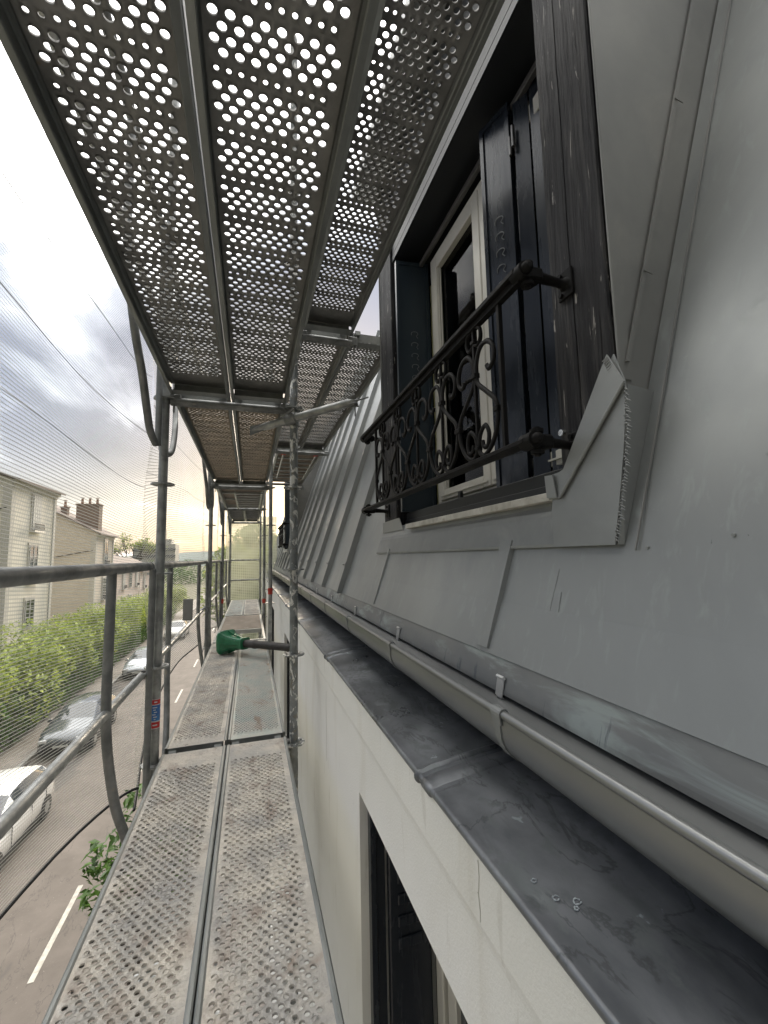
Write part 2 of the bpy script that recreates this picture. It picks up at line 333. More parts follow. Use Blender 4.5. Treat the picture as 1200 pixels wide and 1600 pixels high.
# ================================================================== the house we work on
house = thing('townhouse', 'cream rendered house with grey zinc mansard roof, half-round gutter and black dormer windows', 'house', (.39, 0, GZ))
HL = Vector((.39, 0, GZ))
def hb(mb, name, m, parent=None, label=None):
    """build a part in world coordinates and hang it on the house (or on a part, whose own origin is the house's)"""
    mb.v = [(x - HL.x, y - HL.y, z - HL.z) for x, y, z in mb.v]
    return mb.build(name, m, parent or house, label)
Y0, Y1 = -3.2, 15.5
WX = .39
# wall with window openings (front plane x=WX)
ops = [(.25, 1.60, -2.9, -.857), (3.75, 5.15, -2.9, -.857), (7.35, 8.75, -2.9, -.857), (10.9, 12.3, -2.9, -.857)]
ops_low = [(a, b, -6.1, -4.1) for a, b, _, _ in ops]
wb = MB()
def wall_rects(y0, y1, z0, z1, holes):
    ys = sorted({y0, y1} | {h[0] for h in holes} | {h[1] for h in holes}); zs = sorted({z0, z1} | {h[2] for h in holes} | {h[3] for h in holes})
    for a, b in zip(ys, ys[1:]):
        for c, d in zip(zs, zs[1:]):
            cy, cz = (a + b) / 2, (c + d) / 2
            if any(h[0] < cy < h[1] and h[2] < cz < h[3] for h in holes): continue
            yield a, b, c, d
vs = []; 
for a, b, c, d in wall_rects(Y0, Y1, GZ, -.655, ops + ops_low): wb.add([(WX, a, c), (WX, b, c), (WX, b, d), (WX, a, d)], [(0, 3, 2, 1)])
for a, b, c, d in ops + ops_low:
    for q in ([(WX, b, c), (WX + .34, b, c), (WX + .34, b, d), (WX, b, d)], [(WX, a, c), (WX, a, d), (WX + .34, a, d), (WX + .34, a, c)],
              [(WX, a, d), (WX, b, d), (WX + .34, b, d), (WX + .34, a, d)], [(WX, a, c), (WX + .34, a, c), (WX + .34, b, c), (WX, b, c)]):
        wb.add(q, [(0, 1, 2, 3)])
wb.add([(WX, Y1, GZ), (9, Y1, GZ), (9, Y1, -.3), (WX, Y1, -.3)], [(0, 1, 2, 3)])
wb.add([(WX, Y0, GZ), (9, Y0, GZ), (9, Y0, -.3), (WX, Y0, -.3)], [(3, 2, 1, 0)])
wb.add([(9, Y0, GZ), (9, Y1, GZ), (9, Y1, 2.5), (9, Y0, 2.5)], [(0, 1, 2, 3)])
hb(wb, 'wall', plaster)
cb_ = MB()
prof = [(.3895, -.660), (.3885, -.648), (.379, -.634), (.377, -.622), (.377, -.512), (.50, -.50), (.70, -.49), (.70, -.66), (WX, -.66), (WX + .0, -.655)]
cb_.prism(prof, Y0, Y1); hb(cb_, 'cornice', plaster)
# windows of the floor below
for i, (a, b, c, d) in enumerate(ops):
    f = MB()
    f.box(WX + .030, WX + .05, b - .035, b - .001, c, d - .001); f.box(WX + .055, WX + .085, b - .022, b - .001, c, d - .001); f.box(WX + .030, WX + .06, a + .001, a + .035, c, d - .001)
    f.box(WX + .032, WX + .07, a + .036, b - .036, d - .03, d - .001)
    wf = hb(f, 'window_frame', navy)
    sh = MB()
    sh.cbox(WX + .09, WX + .245, b - .055, b - .025, c + .01, d - .012, .004)
    for k in range(6): sh.cbox(WX + .12, WX + .21, b - .062, b - .055, d - .16 - k * .07, d - .125 - k * .07, .003)
    hb(sh, 'shutter', navy)
    st = MB()
    st.cbox(WX + .25, WX + .275, a, b, c, c + .05, .003)
    for yy in ([b - .075, (a + b) / 2 + .03, a + .07]): st.cbox(WX + .25, WX + .29, yy - .055, yy, c + .05, d - .05, .004)
    st.cbox(WX + .25, WX + .29, a, b, d - .05, d - .002, .004)
    st.cbox(WX + .262, WX + .30, b - .20, b - .14, c + .05, d - .05, .004)
    cs = hb(st, 'casement', white_f)
    gl_ = MB(); gl_.add([(WX + .28, a, c), (WX + .28, b, c), (WX + .28, b, d), (WX + .28, a, d)], [(0, 1, 2, 3)]); hb(gl_, 'pane', darkglass)
    if i == 1:
        q = MB(); q.cbox(WX + .02, WX + .24, a + .005, a + .04, c, d - .01, .003); hb(q, 'shutter', reveal_m)
for i, (a, b, c, d) in enumerate(ops_low):
    gl_ = MB(); gl_.add([(WX + .2, a, c), (WX + .2, b, c), (WX + .2, b, d), (WX + .2, a, d)], [(0, 1, 2, 3)]); hb(gl_, 'pane', darkglass)
    st = MB(); st.box(WX + .17, WX + .21, (a + b) / 2 - .04, (a + b) / 2 + .04, c, d); hb(st, 'casement', white_f)
# zinc cover of the cornice, in sheets with lapped joints
cj = [-.32 - 1.24 * 2, -.32 - 1.24, -.32] + [.92 + 1.24 * k for k in range(12)]
def cov_prof(t):
    P = []
    for k in range(9):
        a = math.radians(265 - k * 24); P.append((.376 + t * .0 + (.0085 + t) * math.cos(a) , -.5 + (.0085 + t) * math.sin(a)))
    P = [(x, z) for x, z in P]
    return P + [(.40, -.486 + t), (.52, -.472 + t), (.67, -.458 + t)]
for a, b in zip(cj, cj[1:]):
    s = MB(); top = cov_prof(0.0); n_ = 10
    vs = []; 
    for k in range(n_ + 1):
        y = a + (b - a) * k / n_
        for j, (x, z) in enumerate(top):
            dz = .0025 * noise.noise(Vector((x * 6, y * 3, 1.7))) if j > 8 else 0
            vs.append((x, y, z + SH * 0 + dz))
    L_ = len(top); fs = [(k * L_ + j, k * L_ + j + 1, (k + 1) * L_ + j + 1, (k + 1) * L_ + j) for k in range(n_) for j in range(L_ - 1)]
    s.add(vs, fs, True); hb(s, 'cornice_cover', cornice_m)
for b in cj[1:-1]:
    sj = MB()
    for yy, wdt, tt in ((b, .045, .004), (b + .034, .012, .007)):
        p1 = cov_prof(tt); p0 = cov_prof(-.002); L_ = len(p1)
        vs = [(x, yy - wdt, z) for x, z in p0] + [(x, yy - wdt + .006, z) for x, z in p1] + [(x, yy, z) for x, z in p1] + [(x, yy + .003, z) for x, z in p0]
        fs = [(r * L_ + j, r * L_ + j + 1, (r + 1) * L_ + j + 1, (r + 1) * L_ + j) for r in range(3) for j in range(L_ - 1)]
        sj.add(vs, fs, True)
    hb(sj, 'cover_joint', cornice_m)
# gutter: rolled bead, deep half-round trough
GX, GZ0, GR = .48, -.322, .073
gp = []
for k in range(11): a = math.radians(-80 + 300 * k / 10); gp.append((GX - .0 + .0085 * math.cos(a), GZ0 + .0085 * math.sin(a)))
gp = gp[::-1]
gx = GX - .004
tr = [(gx, GZ0 - .008), (gx, GZ0 - .022)]
for k in range(1, 15): a = PI + PI * k / 14; tr.append((gx + GR + GR * math.cos(a), GZ0 - .028 + GR * math.sin(a)))
tr += [(gx + 2 * GR, GZ0 + .0)]
GB = [(.640, -.346), (.597, -.3535), (.555, -.366), (.520, -.385)]
gg = MB()
gg.prism(gp, Y0, Y1, smooth=True, closed=False, shear=SH)
gg.prism(tr, Y0, Y1, smooth=True, closed=False, shear=SH)
gg.prism([(x * .0 + (gx + GR) + (x - gx - GR) * .97, z + .002) for x, z in tr], Y0, Y1, smooth=True, closed=False, shear=SH)
gg.prism(GB + [(x, z - .002) for x, z in GB[::-1]], Y0, Y1, shear=SH)
gut = hb(gg, 'gutter', gutter_m)
for k in range(20):
    y = .776 + .69 * (k - 2); bz = SH * y
    b = MB(); pts = []
    for q in range(0, 11): a = math.radians(-60 + 250 * q / 10); pts.append((GX + .0115 * math.cos(a), y, GZ0 + bz + .0115 * math.sin(a)))
    path = pts + [(gx - .003, y, GZ0 - .02 + bz)] + [(gx + GR + (GR + .003) * math.cos(PI + PI * t / 12), y, GZ0 - .028 + bz + (GR + .003) * math.sin(PI + PI * t / 12)) for t in range(1, 9)]
    for p0, p1 in zip(path, path[1:]):
        p0, p1 = Vector(p0), Vector(p1); d = (p1 - p0); nrm = Vector((-d.z, 0, d.x)).normalized() * .0016
        w2 = .016 if p0.z > GZ0 + bz - .015 else .010
        b.slab([p0 + Vector((0, -w2, 0)), p0 + Vector((0, w2, 0)), p1 + Vector((0, w2, 0)), p1 + Vector((0, -w2, 0))], .003, nrm)
    hb(b, 'gutter_bracket', gutter_m if k % 2 else zinc2, gut)
# mansard plane: x = FX + z/3
FX, TP = .70, 3.0
def mx_(z, off=0.0): return FX + z / TP - off * .949
ap = MB()
ap.prism([(.586, -.345), (.588, -.336), (.611, -.262), (.618, -.262), (.600, -.345)], Y0, Y1, shear=SH)
ap.prism([(.600, -.338), (.628, -.345), (.628, -.350), (.598, -.346)], Y0, Y1, shear=SH)
hb(ap, 'eaves_apron', zinc_apron)
for k in range(7):
    y = .19 + .75 * k; bz = SH * y
    c = MB()
    c.slab([(.584, y - .014, -.352 + bz), (.584, y + .014, -.352 + bz), (.592, y + .014, -.310 + bz), (.592, y - .014, -.310 + bz)], .003, (-1, 0, .3))
    c.slab([(.582, y - .011, -.352 + bz), (.582, y + .011, -.352 + bz), (.600, y + .011, -.358 + bz), (.600, y - .011, -.358 + bz)], .003, (0, 0, -1))
    c.tube([(.590, y - .015, -.308 + bz), (.590, y + .015, -.308 + bz)], .0045, 8)
    hb(c, 'apron_clip', mat('bright_zinc', (.85, .85, .83), (.8, .8, .78), .3, .6), None)
ZT = 3.3
# roof surface: zinc sheets between battens with gentle oil-canning
rb = MB(); ny, nz = 150, 26
zb = -.268
vs = []
for i in range(ny + 1):
    y = Y0 + (Y1 - Y0) * i / ny
    for j in range(nz + 1):
        z = zb + (ZT - zb) * j / nz
        d = .0035 * noise.noise(Vector((y * 1.7, z * .9, 3))) + .0015 * noise.noise(Vector((y * 5, z * 1.2, 8)))
        vs.append((mx_(z, d - .001), y, z + SH * y * (1 - j / nz)))
def in_dormer(y, z): return any(.72 + q < y < 2.30 + q for q in (0, 7.55)) and .09 < z < 2.2
fs = [(i * (nz + 1) + j, (i + 1) * (nz + 1) + j, (i + 1) * (nz + 1) + j + 1, i * (nz + 1) + j + 1) for i in range(ny) for j in range(nz)
      if not in_dormer(Y0 + (Y1 - Y0) * (i + .5) / ny, zb + (ZT - zb) * (j + .5) / nz)]
rb.add(vs, fs, True)
# drip lip at the bottom, roof top return
rb.prism([(mx_(zb + .13, .0005), zb + .13), (mx_(zb, .0055), zb), (mx_(zb, .004), zb - .0015), (mx_(zb, -.004), zb + .004)], Y0, Y1, shear=SH)
rb.add([(mx_(ZT), Y0, ZT), (mx_(ZT), Y1, ZT), (9, Y1, ZT + .9), (9, Y0, ZT + .9)], [(0, 1, 2, 3)])
rb.add([(mx_(zb), Y1, zb), (mx_(ZT), Y1, ZT), (9, Y1, ZT + .9), (9, Y1, zb)], [(0, 1, 2, 3)])
rb.add([(mx_(zb), Y0, zb), (mx_(ZT), Y0, ZT), (9, Y0, ZT + .9), (9, Y0, zb)], [(3, 2, 1, 0)])
roof = hb(rb, 'mansard_roof', zinc)
def batten(y, z0, z1, w0=.026, w1=.020, h=.036, cap=True):
    b = MB(); z0s = z0 + SH * y
    if cap: h = .046
    A = []
    for z in (z0s, z1):
        A += [(mx_(z, .0), y - w0, z), (mx_(z, h), y - w1, z + .006), (mx_(z, h), y + w1, z + .006), (mx_(z, 0), y + w0, z)]
    b.add(A, [(0, 1, 5, 4), (1, 2, 6, 5), (2, 3, 7, 6), (0, 3, 2, 1), (4, 5, 6, 7)])
    if cap:
        zc = z0s + .17
        b.slab([(mx_(zc, h), y - w1 - .002, zc + .006), (mx_(zc, h), y + w1 + .002, zc + .006), (mx_(zc + .03, h), y + w1 + .002, zc + .036), (mx_(zc + .03, h), y - w1 - .002, zc + .036)], .003, (-.95, 0, .3))
        b.disc((mx_(zc, h + .004), y + w1 * .3, zc + .02), .006, .008, 8, axis='x')
        b.box(mx_(z0s, h) + .001, mx_(z0s, 0), y - w1 - .003, y + w1 + .003, z0s - .006, z0s + .001)
    return hb(b, 'roof_batten', zinc, roof)
batten(1.05, -.262, .03, .03, .027, .012, False); batten(2.13, -.262, .03, .016, .012, .012, False); batten(.05, -.262, ZT, .02, .016, .012, False) if False else None
yb = 2.94
while yb < Y1:
    short = 8.15 < yb < 9.8
    batten(yb, -.262, .12 if short else ZT, .026, .021, .034); yb += .68
for y in (-.9, -1.6, -2.3): batten(y, -.262, ZT)

# ------------------------------------------------------------------ dormers
PX = .745
def dormer(dy, main):
    D = lambda mb: mb
    def put(mb, name, m, parent=None, label=None):
        mb.v = [(x, y + dy, z) for x, y, z in mb.v]; return hb(mb, name, m, parent, label)
    yn, yf = .675, 2.335
    zt = 2.28
    for yy, s in ((yf, 1), (yn, -1)):
        h = MB()
        y0, y1 = (yy - .006, yy + .0) if s < 0 else (yy, yy + .006)
        h.slab([(PX + .004, y0, .10), (mx_(zt) + .03, y0, zt), (PX + .004, y0, zt)], .006, (0, 1, 0))
        dm = put(h, 'dormer_cheek', zinc_warm)
    for yy in (yf + .003, yn - .009):                     # vertical trim next to the post
        t = MB(); t.cbox(PX - .003, PX + .030, yy, yy + .006, .36, zt, .002)
        if yy > 1: put(t, 'cheek_trim', zinc_warm, dm)
    # folded seam up the cheek
    t.slab([(PX + .012, yn - .0105, .40), (PX + .022, yn - .0105, .40), (mx_(zt) - .095, yn - .0105, zt), (mx_(zt) - .105, yn - .0105, zt)], .004, (0, -1, 0))
    for z in (.62, 1.1, 1.55):
        xx = PX + .017 + (z - .4) * (mx_(zt) - .10 - PX - .017) / (zt - .4)
        t.slab([(xx - .004, yn - .015, z), (xx + .020, yn - .015, z - .004), (xx + .020, yn - .015, z - .007), (xx - .004, yn - .015, z - .003)], .002, (0, -1, 0))
    t.slab([(mx_(.0, .004), yn - .055, .0), (mx_(.0, .004), yn - .052, .0), (mx_(zt, .004), yn - .052, zt), (mx_(zt, .004), yn - .055, zt)], .004, (-.95, 0, .3))
    put(t, 'cheek_trim', zinc_warm, dm)
    r = MB(); r.cbox(PX - .135, 2.2, yn - .10, yf + .10, 2.285, 2.33, .006)
    r.cbox(PX - .14, PX - .12, yn - .11, yf + .11, 2.25, 2.345, .004); put(r, 'dormer_roof', zinc2, dm)
    # posts
    for a, b, xx, nm in ((.682, .862, PX, 'post'), (2.125, 2.33, PX, 'post')):
        p = MB(); n_ = 40; vs = []
        m_ = (a + b) / 2 + .012
        cr = [(a, xx + .16), (a, xx + .004), (a + .004, xx), (m_ - .0018, xx), (m_ - .0008, xx + .005), (m_ + .0008, xx + .005), (m_ + .0018, xx), (b - .006, xx), (b, xx + .006), (b, xx + .16)]
        for k in range(n_ + 1):
            z = .10 + 2.0 * k / n_; sh = .005 * noise.noise(Vector((z * 3.1, a, 0)))
            for j, (yy, x2) in enumerate(cr):
                vs.append((x2 + (.0022 * noise.noise(Vector((yy * 60, z * 14, 5))) if 1 < j < 8 else 0), yy + (sh if 2 < j < 7 else 0), z))
        L_ = len(cr)
        p.add(vs, [(k * L_ + j, k * L_ + j + 1, (k + 1) * L_ + j + 1, (k + 1) * L_ + j) for k in range(n_) for j in range(L_ - 1)], False)
        post = put(p, 'post', wood, None, 'weathered black timber post with cracked and flaking paint' if main and a < 1 else None)
    # head, soffit, back room
    hd = MB(); hd.cbox(PX + .012, PX + .16, .70, 2.33, 1.70, 2.285, .004); put(hd, 'lintel', black_m)
    sf = MB(); sf.box(PX + .01, 1.0, .86, 2.13, 1.66, 1.695); put(sf, 'soffit', black_m)
    cs = MB(); cs.cbox(.885, .905, .93, 2.1, 1.60, 1.625, .002); put(cs, 'head_track', mat('grey_metal_track', (.16, .155, .15), None, .4, .6))
    jm = MB(); jm.box(PX + .161, 1.25, .69, .74, .14, 1.7); put(jm, 'jamb_lining', black_m)
    jm = MB(); jm.box(PX + .05, 1.25, 2.20, 2.26, .14, 1.7); put(jm, 'jamb_lining', black_m)
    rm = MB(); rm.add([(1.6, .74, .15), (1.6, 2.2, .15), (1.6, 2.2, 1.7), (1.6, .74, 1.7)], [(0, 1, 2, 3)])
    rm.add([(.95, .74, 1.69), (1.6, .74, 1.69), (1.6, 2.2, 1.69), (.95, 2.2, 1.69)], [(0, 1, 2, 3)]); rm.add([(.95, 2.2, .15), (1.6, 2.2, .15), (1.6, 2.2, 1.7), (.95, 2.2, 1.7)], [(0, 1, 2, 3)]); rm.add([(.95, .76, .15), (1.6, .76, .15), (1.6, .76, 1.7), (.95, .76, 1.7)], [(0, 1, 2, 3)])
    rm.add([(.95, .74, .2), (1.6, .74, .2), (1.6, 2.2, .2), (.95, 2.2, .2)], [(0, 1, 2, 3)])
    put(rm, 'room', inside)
    # window
    f = MB(); fx = .92
    for y0, y1 in ((1.925, 1.965), (.92, .96)): f.cbox(fx, fx + .06, y0, y1, .235, 1.585, .003)
    f.cbox(fx, fx + .06, .96, 1.925, .235, .265, .003); f.cbox(fx, fx + .06, .96, 1.925, 1.555, 1.585, .003)
    fr = put(f, 'window_frame', white_f)
    for a, b in ((1.447, 1.922), (.963, 1.443)):
        s = MB(); x0, x1 = fx - .012, fx + .045
        s.cbox(x0, x1, a, a + .058, .268, 1.552, .004); s.cbox(x0, x1, b - .05, b, .268, 1.552, .004)
        s.cbox(x0 + .001, x1, a + .0585, b - .0505, .268, .318, .003); s.cbox(x0 + .001, x1, a + .0585, b - .0505, 1.487, 1.552, .003)
        for q in (.008, .016):
            s.cbox(x0 + q, x0 + q + .006, a + .058, a + .058 + q, .318, 1.487, .001); s.cbox(x0 + q, x0 + q + .006, b - .05 - q, b - .05, .318, 1.487, .001)
        s.cbox(x0 - .006, x0, a + .02, b - .02, .285, .292, .001)
        cm = put(s, 'casement', white_f, fr)
        p = MB(); p.box(fx + .016, fx + .022, a + .058, b - .05, .318, 1.487); put(p, 'pane', glass, fr)
    c = MB(); vs = []; n_ = 60
    for k in range(n_ + 1):
        y = .98 + 1.16 * k / n_
        if 1.50 < y < 1.56: continue
        x = fx + .07 + .012 * math.sin(k * 1.9) + .006 * math.sin(k * .77)
        vs += [(x, y, .27), (x, y, 1.56)]
    c.add(vs, [(2 * k, 2 * k + 2, 2 * k + 3, 2 * k + 1) for k in range(len(vs) // 2 - 1)], True); put(c, 'curtain', curtain)
    # sill
    s = MB(); s.cbox(.715, .93, .846, 1.915, .128, .150, .002); put(s, 'sill', stone)
    s = MB(); s.cbox(.80, .92, .86, 2.12, .152, .225, .003); s.cbox(.79, .80, .86, 2.12, .155, .185, .002); put(s, 'sub_sill', black_m)
    s = MB(); s.cbox(.83, .845, 1.56, 1.585, .225, .262, .003); put(s, 'window_catch', black_m)
    # shutters folded into the reveal
    def leaf(p0, p1, z0, z1, th=.022, m=navy, slots=True, side=1, frame=True):
        q = MB(); p0 = Vector((*p0, 0)); p1 = Vector((*p1, 0)); d = (p1 - p0); L = d.length; d.normalize(); n = Vector((d.y, -d.x, 0)) * side
        R = Matrix((d, n, Vector((0, 0, 1)))).transposed()
        q.box(0, L, -th, 0, z0, z1, 0, R, p0)
        if frame:
            for u0, u1, w0, w1 in ((0, .016, z0, z1), (L - .016, L, z0, z1), (.0165, L - .0165, z0, z0 + .02), (.0165, L - .0165, z1 - .02, z1), (.0165, L - .0165, z0 + .13, z0 + .145)):
                q.box(u0, u1, .0005, .006, w0, w1, 0, R, p0)
        if slots:
            for k in range(5):
                zc = z1 - .42 - k * .062; u = L * .52
                pts = [p0 + d * (u + a * .018) + n * (.003 + .003 * (1 - abs(a))) + Vector((0, 0, zc + bz)) for a, bz in ((-1, -.006), (-1, .008), (-.3, .014), (.6, .012), (1, .002), (.5, -.010), (1, -.022))]
                q.tube(smooth_path(pts, 3), .0016, 6, mi=1)
        return put(q, 'shutter', [m, mat('slot_highlight', (.16, .17, .18), None, .4)])  # paler curls are painted highlights of the louvre slots
    s1 = leaf((.750, 2.05), (.935, 2.03), .225, 1.62, side=1, m=navy2)
    s2 = leaf((.832, 1.285), (.872, 1.158), .205, 1.62, side=-1 if False else 1)
    s3 = leaf((.880, 1.145), (.905, 1.095), .205, 1.60, slots=False, frame=False)
    s4 = leaf((.905, 1.085), (.925, 1.02), .20, 1.62, slots=False, m=navy, frame=False)
    s5 = leaf((.930, 1.03), (.965, .88), .20, 1.66, slots=False, m=navy2, frame=False)
    k = MB(); k.tube([(.868, 1.135, 1.42), (.868, 1.135, 1.50)], .007, 8); k.tube([(.866, 1.150, 1.40), (.866, 1.150, 1.47)], .006, 8)
    put(k, 'hinge', mat('hinge_steel', (.10, .10, .10), None, .35, .6), s2)
    nb = MB()
    for j in range(9): nb.tube([(.948 , .955, .5 + j * .12), (.944, .952, .5 + j * .12)], .004, 8)
    put(nb, 'stud', black_m, s5)
    # base flashing: apron band on the roof, upstand below the sill, corner pieces
    f = MB(); a_, b_ = .665, 2.345
    band = [(mx_(.018, .010), .018), (mx_(.088, .010), .088), (.728, .104), (.742, .122), (.742, .127), (.80, .127), (.80, .11), (mx_(.088, -.004) + .03, .07), (mx_(.018, -.002), .018)]
    f.prism(band, a_, b_)
    f.box(mx_(.018, .013), mx_(.018, .0), a_, b_, .012, .020)
    fl = put(f, 'base_flashing', zinc2)
    q = MB()                                             # gusset sheet right of the window: lies on the roof plane, turned up against the post
    gxx = lambda z: .694 + (z - .018) * .10
    G1 = [(gxx(z_), y_, z_) for y_, z_ in ((.662, .012), (.652, .10), (.642, .20), (.636, .30), (.640, .345), (.668, .415), (.800, .20), (.845, .185), (.850, .100), (.84, .012))]
    q.slab([Vector(p) for p in G1], .004, (-1, 0, 0))
    q.slab([(gxx(.012), .660, .012), (gxx(.1), .650, .10), (gxx(.2), .640, .20), (gxx(.335), .638, .335), (mx_(.335), .652, .335), (mx_(.012) - .001, .655, .012)], .003, (0, -1, 0))
    q2 = [(PX - .022, .678, .418), (PX - .022, .634, .340), (PX - .022, .815, .128), (PX - .022, .852, .130), (PX - .022, .858, .186), (PX - .022, .806, .190)]
    q2 = [(gxx(z_) - .008, y_, z_) for _, y_, z_ in q2]
    q.slab([Vector(p) for p in q2], .004, (-1, 0, 0))
    q.tube([(gxx(.338) - .010, .636, .338), (gxx(.128) - .010, .815, .128)], .004, 8); q.tube([(gxx(.128) - .010, .815, .128), (gxx(.13) - .010, .852, .130)], .003, 8)
    q.slab([(gxx(.13) - .013, y_, z_) for y_, z_ in ((.819, .128), (.853, .131), (.857, .186), (.829, .184))], .004, (-1, 0, 0))
    put(q, 'corner_flashing', zinc2, fl)
    cr = MB()                                            # crimped solder edge
    if main:
        rnd = random.Random(4)
        n_ = 52
        for k in range(n_):
            t_ = k / (n_ - 1); z = .02 + .31 * t_; y = .662 - .022 * t_ - .012 * math.sin(PI * t_)
            x = gxx(z) - .005
            y += rnd.uniform(-.003, .003); l_ = rnd.uniform(.006, .013)
            cr.tube([(x, y, z), (x - .002, y - l_ * .5, z + .002), (x + .002, y - l_, z - .003)], [.0012, .0016, .0008], 6)
        for k in range(14): cr.tube([(gxx(.4) - .013, .674 - k * .0028, .41 - k * .006), (gxx(.4) - .014, .686 - k * .0028, .405 - k * .006)], .0012, 5)
        for k in range(7):
            z = .135 + k * .007; cr.tube([(gxx(.15) - .018, .820 + k * .001, z), (gxx(.15) - .018, .828 + k * .001, z + .004)], .0013, 5)
        put(cr, 'solder_seam', zinc2, fl)
        sp = MB(); sp.prismx([(.815, .195), (.835, .195), (.822, .225), (.808, .268), (.800, .27), (.803, .235)], PX - .006, PX + .002); put(sp, 'bare_wood', rawwood)
    # second little return of zinc at the far foot of the opening
    q = MB(); q.slab([(PX - .006, 2.0, .13), (PX - .006, 2.34, .13), (PX - .006, 2.34, .19), (PX - .006, 2.06, .195)], .004, (-1, 0, 0)); put(q, 'corner_flashing', zinc2, fl)
    # ---------------- wrought iron railing
    RX = .61
    ra = MB(); zt_, zb_ = .668, .254
    ra.cbox(RX - .021, RX + .021, .80, 2.27, zt_ - .008, zt_ + .008, .003); ra.cbox(RX - .009, RX + .009, .80, 2.27, zt_ - .026, zt_ - .0085, .001)
    rail = put(ra, 'railing', iron)
    rr = MB(); rr.cbox(RX - .021, RX + .021, .80, 2.25, zb_ - .006, zb_ + .006, .002); put(rr, 'bottom_rail', iron, rail)
    hh = .1115; cs = [1.028 + .2225 * k for k in range(5)]
    for y in (.896, 2.027 + .0): 
        b = MB(); b.cbox(RX - .006, RX + .006, y - .006, y + .006, zb_ + .006, zt_ - .024, .001); put(b, 'end_bar', iron, rail)
    def bar(path, y0, nm, w=.0062, tap=True, sgn=1, mbx=None):
        P = smooth_path([(RX, y0 + sgn * a * hh, z) for a, z in path], 5)
        return mbx.tube(P, w, 6, True, 0, (1.25, .9))
    for y0 in cs:
        b = MB(); b.cbox(RX - .0045, RX + .0045, y0 - .0045, y0 + .0045, .335, zt_ - .024, .001)
        b.cbox(RX - .009, RX + .009, y0 - .012, y0 + .012, .497, .513, .002)
        b.cbox(RX - .008, RX + .008, y0 - .010, y0 + .010, .600, .612, .002)
        put(b, 'baluster', iron, rail)
        s = MB()
        for g_ in (1, -1):
            bar([(.06, .505), (.12, .478), (.50, .440), (.84, .405), (.94, .37), (.86, .325), (.62, .287), (.30, .268), (.12, .275), (.03, .292)], y0, 'lyre', mbx=s, sgn=g_)
            bar([(.03, .290), (.12, .330), (.36, .350), (.52, .325), (.46, .292), (.28, .292), (.22, .310)], y0, 'heart', .0058, mbx=s, sgn=g_)
            bar([(.06, .505), (.10, .545), (.32, .578), (.66, .575), (.88, .545), (.86, .512), (.66, .498), (.56, .512)], y0, 'scroll', mbx=s, sgn=g_)
            bar([(.05, .595), (.22, .588), (.34, .606), (.32, .632), (.14, .645)], y0, 'top', .0055, mbx=s, sgn=g_)
            s.cbox(RX - .008, RX + .008, y0 + g_ * hh * .93 - .009, y0 + g_ * hh * .93 + .009, .368, .384, .002)
        s.cbox(RX - .008, RX + .008, y0 - .010, y0 + .010, .288, .299, .002)
        s.tube([(RX, y0, .30), (RX, y0, .335)], [.006, .003], 6)
        put(s, 'scroll', iron, rail)
    for z in (zt_ - .004, zb_):
        for y, s_ in ((.80, 1), (2.255, -1)):
            b = MB(); o = -.030
            b.tube([(RX, y + .02 * s_, z), (RX, y - .02 * s_, z)], .020, 12)
            b.tube([(RX, y - .02 * s_, z), (RX, y - .032 * s_, z), (RX, y - .036 * s_, z)], [.014, .013, .006], 10)
            b.cbox(RX - .006, RX + .055, y - .016, y + .016, z - .016, z + .016, .005)
            b.tube([(RX + .018, y, z - .034), (RX + .018, y, z + .034)], .008, 8)
            for q in (-.025, .025): b.disc((RX + .018, y, z + q), .016, .008, 10)
            b.tube([(RX + .05, y, z), (PX - .02, y, z - .004)], [.013, .010], 8)
            b.tube([(PX - .03, y, z - .004), (PX - .012, y + .0, z - .004), (PX - .003, y, z - .004)], [.010, .012, .026], 8)
            b.cbox(PX - .008, PX - .0005, y - .024, y + .024, z - .04, z + .032, .002)
            for q in (-.028, .022): b.disc((PX - .010, y + .012, z + q), .006, .008, 8, axis='x')
            put(b, 'railing_bracket', iron, rail)
    if main:
        b = MB(); b.disc((PX - .014, .835, .292), .0085, .01, 8, axis='x'); put(b, 'bolt_head', mat('bright_bolt', (.75, .75, .73), None, .25, .8), rail)
    return
dormer(0, True); dormer(7.55, False)
STAINS = [(.436, .530, .007), (.415, .547, .006), (.407, .585, .005), (.428, .522, .004)]
def cov_z(x):
    P = [(.36, -.492), (.385, -.4885), (.40, -.486), (.52, -.472), (.67, -.458)]
    for (a, b), (c, d) in zip(P, P[1:]):
        if x <= c: return b + (d - b) * (x - a) / (c - a)
    return -.458
CRACKS = [[(.3762, .698, -.52), (.3762, .696, -.545), (.3762, .701, -.575), (.3762, .697, -.60), (.3765, .699, -.618)], [(.3762, .705, -.575), (.3762, .701, -.575)],
          [(.3895, 2.3, -.70), (.3895, 2.304, -.80), (.3895, 2.296, -.92), (.3895, 2.30, -1.05)]]
